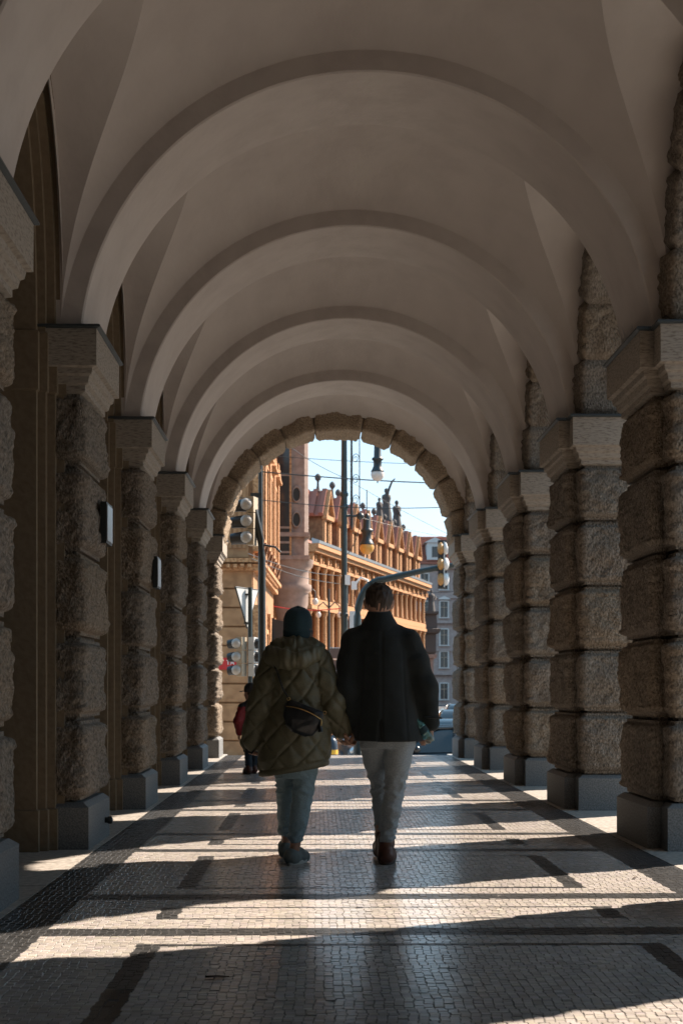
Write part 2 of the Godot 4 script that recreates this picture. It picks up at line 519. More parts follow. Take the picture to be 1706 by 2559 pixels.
func side_arches() -> void:
	var names := {-4: "eighth", -3: "seventh", -2: "sixth", -1: "fifth", 0: "fourth", 1: "third", 2: "second", 3: "first", 4: "last"}
	# one set of voussoirs, shared by every street arch
	var cnt := 9
	var per := 22
	var pts := ellipse_points(0.0, 1.16, 1.84, 3.75, cnt * per)
	var vs := []
	for i in cnt:
		var fr := []
		var total: float = pts[i * per].distance_to(pts[i * per + 1]) * per
		for j in per + 1:
			var q: int = i * per + j
			var tan_: Vector2 = (pts[min(q + 1, cnt * per)] - pts[max(q - 1, 0)]).normalized()
			var nor := Vector2(tan_.y, -tan_.x)          # outward
			var c: Vector2 = pts[q] + nor * 0.08
			fr.append([Vector3(0, c.y, -c.x), Vector3(1, 0, 0), Vector3(0, nor.y, -nor.x), total * j / per])
		fr[0][3] = 0.0
		vs.append(rock_loft(fr, 0.60, 0.16, total, 0.06, 0.0155, 40 + i, 0.035, 0.02))
	for k in range(-2, 5):
		var r := bay_range(k)
		var dm := (r.x + r.y) / 2
		var p := thing("street_arch", "round-headed opening of rough voussoirs to the street, %s before the exit" % names[k] if k < 4 else "round-headed opening of rough voussoirs to the street beside the exit arch", "arch", Vector3(3.135, 0, -dm), 0, "street arches of the arcade")
		for i in vs.size(): put(vs[i], "voussoir", [M.rock_tan, M.rock, M.rock_grey][(i * 2 + k + 6) % 3], p)
		# wall above the arch, up to the vault
		var st := mb()
		var ep := ellipse_points(0.0, 1.22, 1.9, 3.66, 40)
		for i in 40:
			var a: Vector2 = ep[i]; var b: Vector2 = ep[i + 1]
			for x in [-0.55, 0.5]:
				quad(st, Vector3(x, a.y, -a.x), Vector3(x, 6.3, -a.x), Vector3(x, 6.3, -b.x), Vector3(x, b.y, -b.x))
		for s in [-1, 1]:
			box(st, Vector3(-0.54, 3.7, s * 1.46 - 0.25), Vector3(0.49, 6.3, s * 1.46 + 0.25))
		build(fin(st), "spandrel", M.rock, p)
		# doorway on the building side: stepped jambs and a stepped arch in smooth ochre stone
		var q := thing("arched_doorway", "tall round-headed recess with stepped ochre stone jambs, %s before the exit" % names[k] if k < 4 else "tall round-headed recess with stepped ochre stone jambs beside the exit arch", "doorway", Vector3(-1.8, 0, -dm), 0, "stepped doorways along the wall")
		for i in 4:
			var x0 := -0.055 * i
			var x1 := -0.055 * (i + 1) if i < 3 else -0.6
			var hw := 1.22 - 0.06 * i
			for s in [-1, 1]:
				st = mb()
				var lo := 0.06 if i else 0.3
				var pr := [[0.0, 0.018], [0.29, 0.018], [0.30, 0.0], [3.24, 0.0], [3.25, 0.016], [3.66, 0.016], [3.67, 0.0]]
				rect_lathe((x0 - x1) / 2 + 0.002, lo / 2 + 0.03, pr, st, Vector3((x0 + x1) / 2, 0, s * (hw + lo / 2 + 0.03)))
				build(fin(st), "jamb", M.ochre, q)
			var rows := []
			var rows2 := []
			for j in 65:
				var t := PI * j / 64.0
				var yy := 3.66 + (1.88 - 0.06 * i) * pow(max(0.0, 1.0 - pow(abs(cos(t)), 2.4)), 1.0 / 2.4)
				var dd := hw * cos(t)
				rows.append(PackedVector3Array([Vector3(x0, yy, -dd), Vector3(x1, yy, -dd)]))
				var y2 := 3.66 + (1.88 - 0.06 * i + 0.075) * pow(max(0.0, 1.0 - pow(abs(cos(t)), 2.4)), 1.0 / 2.4)
				rows2.append(PackedVector3Array([Vector3(x0, y2, -(hw + 0.075) * cos(t)), Vector3(x0, yy, -dd)]))
			put(join([grid_mesh(rows, false), grid_mesh(rows2, false)]), "archivolt", M.ochre, q)
		st = mb()
		for i in 40:
			var a: Vector2 = ep[i]; var b: Vector2 = ep[i + 1]
			quad(st, Vector3(-0.004, a.y, -a.x), Vector3(-0.004, 6.3, -a.x), Vector3(-0.004, 6.3, -b.x), Vector3(-0.004, b.y, -b.x))
		build(fin(st), "wall", M.plaster, q)
		# the door leaves and the dark fanlight, deep in the recess
		var df := build(bx(-0.56, 1.6, 0, 0.06, 3.2, 2.1), "door_leaf", M.door_wood, q)
		for s in [-1, 1]:
			build(bx(-0.527, 2.0, s * 0.5, 0.02, 1.9, 0.72), "pane", M.dark_glass, df)
			build(bx(-0.525, 0.5, s * 0.5, 0.03, 0.6, 0.72), "panel", M.door_wood, df)
		st = mb()
		for i in 40:
			var a: Vector2 = ep[i]; var b: Vector2 = ep[i + 1]
			quad(st, Vector3(-0.55, 3.2, -a.x), Vector3(-0.55, a.y, -a.x), Vector3(-0.55, b.y, -b.x), Vector3(-0.55, 3.2, -b.x))
		build(fin(st), "fanlight", M.dark_glass, q)
		build(bx(-0.53, 3.22, 0, 0.08, 0.1, 2.1), "transom", M.door_wood, q)

func exit_arch() -> void:
	var d := PIER1 + BAY * 4
	var p := thing("exit_arch", "arch of rough stone voussoirs framing the way out to the street", "arch", Vector3(AX, 0, -d))
	var r0 := 1.97
	var n := 11
	for i in n:
		var key := i == (n / 2)
		var kw := deg_to_rad(23.0)
		var ow := (PI - kw) / 10.0
		var a0 := ow * i if i <= 5 else kw + ow * (i - 1)
		var a1 := a0 + (kw if key else ow)
		var per := 24
		var total := r0 * (a1 - a0)
		var fr := []
		var gap := 0.004
		for j in per + 1:
			var t: float = lerp(a0 + gap, a1 - gap, j / float(per))
			var n2 := Vector3(cos(t), sin(t), 0)
			fr.append([Vector3(0, 3.6, 0) + n2 * (r0 + 0.2), Vector3(0, 0, 1), n2, total * j / per])
		put(rock_loft(fr, 0.455, 0.215 if not key else 0.23, total, 0.055, 0.0155, 60 + i, 0.03, 0.018), "keystone" if key else "voussoir", M.rock_warm, p)
	# wall of the end front round the arch
	var st := mb()
	for i in 48:
		var t0 := PI * i / 48
		var t1 := PI * (i + 1) / 48
		for zz in [0.40, -0.40]:
			var q := []
			for t in [t0, t1]:
				q.append(Vector3(2.05 * cos(t), 3.6 + 2.05 * sin(t), zz))
				q.append(Vector3(2.05 * cos(t), 6.3, zz))
			quad(st, q[0], q[1], q[3], q[2])
		quad(st, Vector3(2.05 * cos(t0), 3.6 + 2.05 * sin(t0), 0.4), Vector3(2.05 * cos(t1), 3.6 + 2.05 * sin(t1), 0.4), Vector3(2.05 * cos(t1), 3.6 + 2.05 * sin(t1), -0.4), Vector3(2.05 * cos(t0), 3.6 + 2.05 * sin(t0), -0.4))
	box(st, Vector3(-2.7, 3.6, -0.4), Vector3(-2.2, 6.3, 0.4))
	box(st, Vector3(2.2, 3.6, -0.4), Vector3(2.7, 6.3, 0.4))
	build(fin(st), "spandrel", M.rock, p)

func building_mass() -> void:
	var p := thing("arcade_building", "stone building standing over the arcade", "building", Vector3(-3, 0, -8))
	var st := mb()
	box(st, Vector3(-9.0, 6.25, -16.75), Vector3(6.6, 17.0, 10.2))
	build(fin(st), "upper_wall", M.rock, p)
	st = mb()
	box(st, Vector3(-9.0, -1.0, -16.75), Vector3(0.62, 6.25, 10.2))
	build(fin(st), "wall", M.ochre, p)
	st = mb()
	box(st, Vector3(0.62, -0.3, 9.9), Vector3(6.6, 6.25, 10.2))
	build(fin(st), "end_wall", M.ochre, p)
	# the last opening, behind the photographer, is walled up
	st = mb()
	box(st, Vector3(5.6, -0.3, 4.4), Vector3(6.55, 6.25, 9.9))
	build(fin(st), "infill_wall", M.rock, p)

# ---------------------------------------------------------------- floor
func mosaic_floor() -> void:
	var fl: Node3D = M["floor_node"]
	var px := 0.0362
	var pz := 0.0300
	# one sett: eased top edge
	var st := rect_lathe(0.0170, 0.0147, [[-0.012, 0.0], [-0.0010, 0.0], [0.0, -0.0010]])
	var sett := fin(st).commit()
	var r := RandomNumberGenerator.new(); r.seed = 21
	var buf := [[], []]
	var cl := [[], []]
	var near_list := []
	var d := 3.5
	var row := 0
	while d < 24.80:
		var ph: float = fposmod(d - 7.28 + BAY / 2, BAY) - BAY / 2     # distance from the nearest pier line
		var ap: float = abs(ph)
		var shift := 0.004 * sin(row * 0.9) + 0.006 * nf.get_noise_1d(row * 3.1)
		var n0 := int(floor(-1.93 / px))
		for i in range(n0, -n0 + 1):
			var x := i * px
			if abs(x) > 1.935: continue
			var dark := false
			var ax: float = abs(x)
			if ax > 1.63: dark = true
			elif ap > 0.47 and ap < 0.67: dark = true                     # broad bands on both sides of each pier line
			elif ap < 0.47:
				if ax < 1.17 and ((ap > 0.155 and ap < 0.208) or (ap < 0.208 and ax > 1.06)): dark = true
			else:
				if ax < 1.17 and ((ap > 0.885 and ap < 0.938) or (ap > 0.885 and ax > 1.06)): dark = true
			var b := Basis(Vector3.UP, r.randfn(0, 0.02)) * Basis(Vector3.RIGHT, r.randfn(0, 0.007)) * Basis(Vector3.BACK, r.randfn(0, 0.007))
			b = b.scaled(Vector3(1, 1, 1) * r.randf_range(0.975, 1.01))
			var t := Transform3D(b, Vector3(AX + x + shift + r.randfn(0, 0.0011), r.randfn(0, 0.0006) - 0.0008, -(d + r.randfn(0, 0.0011))))
			var c: Color
			if dark:
				var v: float = r.randf_range(0.028, 0.055)
				c = Color(v, v * 1.02, v * 1.03)
			else:
				var v2: float = clamp(r.randfn(0.45, 0.045) + 0.035 * nf.get_noise_2d(x * 1.3, d * 1.1), 0.3, 0.6)
				c = Color(v2, v2 * (0.925 + r.randfn(0, 0.012)), v2 * (0.85 + r.randfn(0, 0.025)))
			var w := 1 if dark else 0
			buf[w].append(t); cl[w].append(c)
		d += pz
		row += 1
	for w in 2:
		# those that show largest: each a piece of its own
		var idx := []
		for i in buf[w].size():
			var o: Vector3 = buf[w][i].origin
			if -o.z > 4.83 and o.x > -1.16 and o.x < 1.25: idx.append(i)
			if idx.size() >= (150 if w == 0 else 60): break
		var taken := {}
		for i in idx:
			taken[i] = true
			var key := "sett_%d_%d" % [w, i % 5]
			if not M.has(key):
				var mm := plain(key, cl[w][i].r, cl[w][i].g, cl[w][i].b, 0.17 if w == 0 else 0.2)
			var o := put(sett, "sett", M[key], fl)
			o.transform = buf[w][i]
		var mm2 := MultiMesh.new()
		mm2.transform_format = MultiMesh.TRANSFORM_3D
		mm2.use_colors = true
		mm2.mesh = sett
		mm2.instance_count = buf[w].size() - idx.size()
		var q := 0
		for i in buf[w].size():
			if taken.has(i): continue
			mm2.set_instance_transform(q, buf[w][i])
			mm2.set_instance_color(q, cl[w][i])
			q += 1
		var mi := MultiMeshInstance3D.new()
		mi.multimesh = mm2
		mi.material_override = M.sett_dark if w else M.sett_light
		mi.name = "dark_setts" if w else "pale_setts"
		mi.set_meta("kind", "stuff")
		fl.add_child(mi)
	# bits of fallen leaf
	plain("dead_leaf", 0.045, 0.022, 0.012, 0.8)
	var spots := [[-0.39, 5.62, 0.05, "curled dark leaf lying alone in the shaded big panel"], [1.92, 8.55, 0.028, "small brown leaf on the sunlit paving near the dark side strip"], [1.55, 8.75, 0.018, "tiny leaf scrap at the corner of dark inlaid frame"], [-0.62, 11.9, 0.03, "dry leaf beside the inlaid frame behind the olive coat"], [0.28, 16.2, 0.03, "dry leaf beyond the couple's feet on pale setts"], [-1.32, 8.3, 0.02, "leaf scrap on the dark side strip by the wall"]]
	for q in spots:
		var lf := thing("fallen_leaf", q[3], "leaf", Vector3(q[0], 0.001, -q[1]), q[0] * 7.0, "fallen leaves")
		var rows := []
		for i in 9:
			var t := i / 8.0
			var wd: float = q[2] * 0.42 * sin(PI * min(1.0, t * 1.05)) + 0.0008
			rows.append(PackedVector3Array([Vector3((t - 0.5) * 2 * q[2], 0.004 + 0.25 * q[2] * t * t, -wd), Vector3((t - 0.5) * 2 * q[2], 0.0015 + 0.12 * q[2] * t, 0), Vector3((t - 0.5) * 2 * q[2], 0.005 + 0.2 * q[2] * t, wd)]))
		put(grid_mesh(rows, false), "blade", M.dead_leaf, lf)
		put(tube([Vector3(-q[2] * 1.5, 0.003, 0), Vector3(-q[2], 0.002, 0)], [0.0008], 4), "stalk", M.dead_leaf, lf)
	# smooth slabs along the walls
	for s in [-1, 1]:
		var dd := 0.4
		var i := 0
		while dd < 24.7:
			var L := 1.13
			var x0: float = AX + s * 1.945
			var x1: float = AX + s * (2.85 if s < 0 else 3.3)
			var st2 := mb()
			box(st2, Vector3(min(x0, x1), -0.03, -(dd + L - 0.006)), Vector3(max(x0, x1), 0.0005 * (i % 3), -dd))
			build(fin(st2), "slab", M.slab, fl)
			dd += L
			i += 1

# ---------------------------------------------------------------- street beyond the exit
func street() -> void:
	plain("cream_paint", 0.33, 0.275, 0.20, 0.6)
	grained("facade_trim", [[0.24, 0.105, 0.04], [0.40, 0.195, 0.08], [0.50, 0.27, 0.125]], 0.8, Vector3(0.35, 0.35, 0.35), 0.04, 5, 37)
	grained("facade_ochre", [[0.25, 0.125, 0.055], [0.31, 0.16, 0.072], [0.35, 0.185, 0.085]], 0.85, Vector3(0.12, 0.12, 0.12), 0.03, 5, 31)
	grained("facade_amber", [[0.14, 0.0595, 0.0231], [0.189, 0.084, 0.035], [0.231, 0.1085, 0.0455]], 0.85, Vector3(0.12, 0.12, 0.12), 0.03, 5, 32)
	grained("facade_pink", [[0.266, 0.203, 0.182], [0.329, 0.259, 0.231]], 0.85, Vector3(0.1, 0.1, 0.1), 0.03, 5, 33)
	grained("tower_stone", [[0.2244, 0.1518, 0.1188], [0.2904, 0.2046, 0.165]], 0.85, Vector3(0.2, 0.2, 0.2), 0.03, 5, 34)
	grained("roof_tile", [[0.17, 0.051, 0.0298], [0.272, 0.085, 0.051], [0.357, 0.136, 0.085]], 0.7, Vector3(0.6, 0.6, 0.6), 0.08, 3, 35)
	grained("dark_stone", [[0.048, 0.04, 0.036], [0.096, 0.08, 0.068]], 0.8, Vector3(0.5, 0.5, 0.5), 0.05, 4, 36)
	plain("window_glass", 0.02, 0.022, 0.025, 0.08)
	plain("window_frame", 0.35, 0.25, 0.17, 0.6)
	plain("white_frame", 0.48, 0.45, 0.42, 0.6)
	plain("zinc", 0.30, 0.33, 0.35, 0.45, 0.6)
	plain("lamp_glass", 0.55, 0.48, 0.43, 0.25)
	plain("amber_glass", 0.52, 0.26, 0.05, 0.25)
	plain("signal_dome", 0.33, 0.31, 0.28, 0.4)
	plain("signal_amber", 0.36, 0.18, 0.05, 0.4)
	plain("signal_black", 0.012, 0.012, 0.013, 0.45)
	plain("sign_grey", 0.42, 0.44, 0.44, 0.45)
	plain("sign_brown", 0.10, 0.05, 0.035, 0.5)
	plain("sign_red", 0.45, 0.02, 0.02, 0.4)
	plain("white_paint", 0.6, 0.585, 0.56, 0.5)
	plain("pole_green", 0.012, 0.022, 0.022, 0.4)
	grained("pale_paving", [[0.26, 0.24, 0.215], [0.36, 0.335, 0.30]], 0.8, Vector3(0.5, 0.5, 0.5), 0.05, 4, 15)
	var g := thing("ground", "", "", Vector3(0, STREET, 0), 0, "", "structure")
	var st := mb()
	box(st, Vector3(-900, -0.5, -1400), Vector3(900, -0.01, 300))
	build(fin(st), "road", M.asphalt, g)
	var pv := thing("pavement", "", "", Vector3.ZERO, 0, "", "structure")
	st = mb()
	box(st, Vector3(3.72, STREET, -24.8), Vector3(13.5, -0.03, 20))
	build(fin(st), "paving", M.paving, pv)
	st = mb()
	box(st, Vector3(-9, STREET - 0.3, -130), Vector3(12.0, STREET + 0.004, -24.9))
	build(fin(st), "paving", M.pale_paving, pv)
	var stp := thing("steps", "stone steps leading down from the arcade to the street", "steps", Vector3(AX, STREET, -24.84))
	for i in 7:
		st = mb()
		box(st, Vector3(-2.6, 0, -0.34 * (i + 1)), Vector3(4.0, 1.2 - 0.165 * (i + 1), -0.34 * i))
		build(fin(st), "step", M.granite, stp)
	near_house()
	tower_house()
	gabled_house()
	far_house()
	furniture()
	cars()

func prism(st: SurfaceTool, a: Array, b: Array) -> void:
	# two matching polygons joined: a nearer, b farther (same order, clockwise seen from the a side)
	var n := a.size()
	for i in range(1, n - 1):
		for v in [a[0], a[i], a[i + 1]]: st.add_vertex(v)
		for v in [b[0], b[i + 1], b[i]]: st.add_vertex(v)
	for i in n: quad(st, a[(i + 1) % n], a[i], b[i], b[(i + 1) % n])

func window_part(p: Node3D, at: Vector3, w: float, h: float, frame: Material, turn := 0.0, hood := false, deep := 0.16) -> void:
	var st := mb()
	for s in [-1, 1]: box(st, Vector3(s * (w / 2 + 0.07) - 0.09, -0.1, -0.1), Vector3(s * (w / 2 + 0.07) + 0.09, h + 0.1, deep))
	box(st, Vector3(-w / 2, h, -0.1), Vector3(w / 2, h + 0.16, deep + 0.002))
	box(st, Vector3(-w / 2 - 0.25, -0.22, -0.1), Vector3(w / 2 + 0.25, -0.1, deep + 0.12))
	if hood:
		box(st, Vector3(-w / 2 - 0.3, h + 0.32, -0.1), Vector3(w / 2 + 0.3, h + 0.44, deep + 0.2))
		prism(st, [Vector3(-w / 2 - 0.3, h + 0.44, deep + 0.16), Vector3(0, h + 0.85, deep + 0.16), Vector3(w / 2 + 0.3, h + 0.44, deep + 0.16)],
			[Vector3(-w / 2 - 0.3, h + 0.44, -0.1), Vector3(0, h + 0.85, -0.1), Vector3(w / 2 + 0.3, h + 0.44, -0.1)])
	var o := build(fin(st), "window", frame, p, at, turn)
	build(bx(0, h / 2, 0.012, w, h, 0.02), "pane", M.window_glass, o)
	st = mb()
	box(st, Vector3(-0.03, 0, 0.022), Vector3(0.03, h, 0.05))
	box(st, Vector3(-w / 2, h * 0.62, 0.022), Vector3(w / 2, h * 0.62 + 0.06, 0.048))
	build(fin(st), "glazing_bar", M.window_frame, o)

func near_house() -> void:
	# ochre house on the doorway side: its end wall looks back at the arcade, its long front catches the sun
	var H := thing("ochre_house", "ochre house with banded end wall, dentil cornice and sunlit window consoles", "house", Vector3(-2.12, STREET, -48), deg_to_rad(88.5))
	var st := mb()
	box(st, Vector3(0, 0, -9), Vector3(12, 24, 0))
	build(fin(st), "wall", M.facade_ochre, H)
	# end wall faces local -x : banded blocks below the cornice
	var y := 0.0
	while y < 6.2:
		var z := -0.02
		var k := 0
		while z > -5.0:
			var w := 1.5 if k == 0 else 0.95
			if k % 2 == 1: w = 0.55
			var dep := 0.10 if k % 2 == 0 else 0.02
			var b := mb()
			box(b, Vector3(-dep, y + 0.02, z - w + 0.015), Vector3(-0.001, y + 0.60, z - 0.015))
			build(fin(b), "banded_block", M.facade_ochre, H)
			z -= w
			k += 1
		y += 0.64
	# cornice over the ground floor, round the corner
	for a in [[6.35, 0.2, 0.22], [6.62, 0.34, 0.14], [12.2, 0.22, 0.2], [12.42, 0.34, 0.15]]:
		st = mb()
		box(st, Vector3(-a[1], a[0], -9.02), Vector3(12, a[0] + a[2], a[1]))
		build(fin(st), "cornice", M.facade_trim, H)
	for i in 22:
		build(bx(-0.32, 6.5, -0.1 - i * 0.24, 0.2, 0.12, 0.12), "dentil", M.facade_trim, H)
		if i < 20: build(bx(0.3 + i * 0.5, 6.5, 0.24, 0.2, 0.12, 0.12), "dentil", M.facade_trim, H)
	# fluted pilasters upstairs on the end wall
	for i in 3:
		st = mb()
		for f in 4:
			box(st, Vector3(-0.16, 7.1, -0.34 - i * 1.55 - f * 0.16), Vector3(-0.01, 11.5, -0.24 - i * 1.55 - f * 0.16))
		box(st, Vector3(-0.12, 6.8, -0.95 - i * 1.55), Vector3(-0.012, 11.9, -0.15 - i * 1.55))
		build(fin(st), "pilaster", M.facade_ochre, H)
		st = mb()
		box(st, Vector3(-0.25, 11.6, -1.05 - i * 1.55), Vector3(-0.013, 12.15, -0.05 - i * 1.55))
		build(fin(st), "pilaster_capital", M.facade_trim, H)
	for i in 3:
		st = mb()
		box(st, Vector3(-0.14, 13.0, -0.95 - i * 1.55), Vector3(-0.012, 19.0, -0.15 - i * 1.55))
		build(fin(st), "pilaster", M.facade_ochre, H)
	# long front: windows with hoods on consoles, and a bracketed balcony
	for s in 4:
		var wy: float = [1.0, 7.6, 13.6, 18.6][s]
		for i in 4:
			var wx := 1.6 + i * 2.9
			window_part(H, Vector3(wx, wy, 0.0), 1.15, [3.4, 2.9, 2.7, 2.3][s], M.facade_trim, 0.0, s > 0, 0.22)
			if s > 0:
				for q in [-1, 1]:
					st = mb()
					prism(st, [Vector3(q * 0.7 - 0.12, wy - 1.1, 0.01), Vector3(q * 0.7 - 0.12, wy - 0.22, 0.01), Vector3(q * 0.7 - 0.12, wy - 0.22, 0.40), Vector3(q * 0.7 - 0.12, wy - 0.6, 0.26)],
						[Vector3(q * 0.7 + 0.12, wy - 1.1, 0.01), Vector3(q * 0.7 + 0.12, wy - 0.22, 0.01), Vector3(q * 0.7 + 0.12, wy - 0.22, 0.40), Vector3(q * 0.7 + 0.12, wy - 0.6, 0.26)])
					build(fin(st), "console", M.facade_amber, H, Vector3(wx, 0, 0))
		for i in 5:
			st = mb()
			var x0 := 0.15 + i * 2.9
			box(st, Vector3(x0 - 0.32, wy - 0.6, 0.002), Vector3(x0 + 0.32, wy + 4.2, 0.26))
			build(fin(st), "pilaster", M.facade_trim, H)
	st = mb()
	box(st, Vector3(-0.7, 23.4, -9.3), Vector3(12.3, 24.2, 0.9))
	build(fin(st), "cornice", M.facade_trim, H)
	var aw := thing("shop_awning", "charcoal shop awning folded out over the ochre house's pavement", "awning", Vector3(-1.75, STREET + 3.6, -56), deg_to_rad(88.5))
	st = mb()
	prism(st, [Vector3(-1.6, 1.5, 0), Vector3(-1.6, 1.3, 0.8), Vector3(-1.6, 0.5, 1.0), Vector3(-1.6, 0.0, 1.0), Vector3(-1.6, 0.0, 0)],
		[Vector3(1.6, 1.5, 0), Vector3(1.6, 1.3, 0.8), Vector3(1.6, 0.5, 1.0), Vector3(1.6, 0.0, 1.0), Vector3(1.6, 0.0, 0)])
	build(fin(st), "cloth", M.signal_black, aw)
	var cb := thing("sign_box", "pale grey sign cabinet on the ochre house front", "sign", Vector3(-1.45, STREET + 3.45, -55), deg_to_rad(88.5))
	build(bx(0, 0.45, 0.25, 0.16, 0.9, 0.5), "cabinet", M.sign_grey, cb)
	build(bx(0, 0.45, -0.05, 0.05, 0.06, 0.2), "bracket", M.iron, cb)
	build(bx(0, -0.16, 0.25, 0.14, 0.22, 0.46), "lower_panel", M.facade_amber, cb)
	var sg := thing("shop_sign", "red shop sign with white letters on the banded end wall", "sign", Vector3(-3.02, 2.02, -47.84))
	build(bx(0.05, 0.0, 0.0, 0.62, 0.40, 0.06), "panel", M.sign_red, sg)
	var tm := TextMesh.new(); tm.text = "TA"; tm.font_size = 26; tm.pixel_size = 0.0085; tm.depth = 0.02
	put(tm, "letters", M.white_paint, sg, Vector3(0.14, 0.05, 0.042))

func tower_house() -> void:
	var H := thing("oriel_tower", "tall pinkish oriel tower with oval windows and dark glazed bay", "tower", Vector3(-0.36, STREET, -62))
	# local x to the side, front towards the arcade (+z)
	var st := mb()
	var out := [Vector2(0, -3), Vector2(0, -0.15), Vector2(-0.15, 0.05), Vector2(-0.72, 0.05), Vector2(-0.80, 0.22), Vector2(-1.30, 0.22), Vector2(-1.38, 0.05), Vector2(-6, 0.05), Vector2(-6, -3)]
	for i in out.size():
		var a: Vector2 = out[i]; var b: Vector2 = out[(i + 1) % out.size()]
		quad(st, Vector3(a.x, 8.0, a.y), Vector3(b.x, 8.0, b.y), Vector3(b.x, 20, b.y), Vector3(a.x, 20, a.y))
	build(fin(st), "wall", M.tower_stone, H)
	# rounded corbel under the oriel
	put(lathe([[0.15, 4.6], [0.35, 5.0], [0.62, 5.5], [0.75, 6.1], [0.76, 6.6], [0.9, 6.7], [0.9, 6.95], [0.78, 7.0], [0.78, 7.6], [0.95, 7.75], [1.0, 8.05]], 20, Vector3(-0.75, 0, -0.75)), "corbel", M.tower_stone, H)
	st = mb()
	box(st, Vector3(-6, 0, -3), Vector3(-0.8, 8.0, -0.7))
	build(fin(st), "lower_wall", M.facade_ochre, H)
	for y in [8.0, 9.0, 13.6]:
		st = mb()
		box(st, Vector3(-1.5, y, -1.0), Vector3(0.07, y + 0.18, 0.30))
		build(fin(st), "string_course", M.tower_stone, H)
	# dark glazed bay with pale rails
	for a in [[8.2, 0.8], [9.2, 4.3], [13.8, 4.0]]:
		var w := build(bx(-1.05, a[0] + a[1] / 2, 0.235, 0.5, a[1], 0.03), "bay_window", M.window_glass, H)
		for t in [0.02, 0.55]: build(bx(-1.05, a[0] + a[1] * t + 0.1, 0.26, 0.5, 0.09, 0.05), "rail", M.tower_stone, w)
	build(bx(-0.76, 14.0, 0.2, 0.1, 11.9, 0.08), "reveal", M.facade_trim, H)
	for y in [9.75, 10.85]:
		var ov := put(lathe([[0.20, 0.0], [0.25, 0.0], [0.25, 0.10], [0.20, 0.10], [0.19, 0.05]], 20), "oval_window", M.tower_stone, H, Vector3(-0.50, y, 0.03))
		ov.rotation.x = PI / 2
		ov.scale = Vector3(0.8, 1, 1.5)
		put(lathe([[0.20, 0.0], [0.20, 0.03]], 20), "pane", M.window_glass, ov, Vector3(0, 0.03, 0))
	st = mb()
	box(st, Vector3(-7, 0, -62), Vector3(-1.5, 16, -3.1))
	build(fin(st), "rear_wing", M.facade_ochre, H)
	for s in 4:
		for i in 9:
			window_part(H, Vector3(-1.5, 1.2 + s * 3.7, -6.0 - i * 5.5), 1.3, 2.4, M.facade_trim, PI / 2, true)

func statue(p: Node3D, at: Vector3, h: float, raised: bool, called := "statue") -> void:
	var k := h / 1.8
	var ms := [lathe([[0.34, 0.0], [0.30, 0.4], [0.24, 0.75], [0.21, 1.0], [0.27, 1.25], [0.25, 1.42], [0.09, 1.50], [0.075, 1.55], [0.12, 1.62], [0.12, 1.74], [0.05, 1.82]], 12)]
	ms.append(tube([Vector3(0.22, 1.4, 0), Vector3(0.36, 1.15, 0.1), Vector3(0.2, 0.95, 0.25)], [0.085, 0.07, 0.05], 8))
	if raised: ms.append(tube([Vector3(-0.2, 1.4, 0), Vector3(-0.3, 1.75, 0.1), Vector3(-0.42, 2.15, 0.25), Vector3(-0.75, 2.25, 0.35)], [0.085, 0.07, 0.05, 0.03], 8))
	else: ms.append(tube([Vector3(-0.22, 1.4, 0), Vector3(-0.38, 1.1, 0.05), Vector3(-0.3, 0.8, 0.2)], [0.085, 0.07, 0.05], 8))
	var o := put(join(ms), called, M.dark_stone, p, at, 0.4)
	o.scale = Vector3.ONE * k

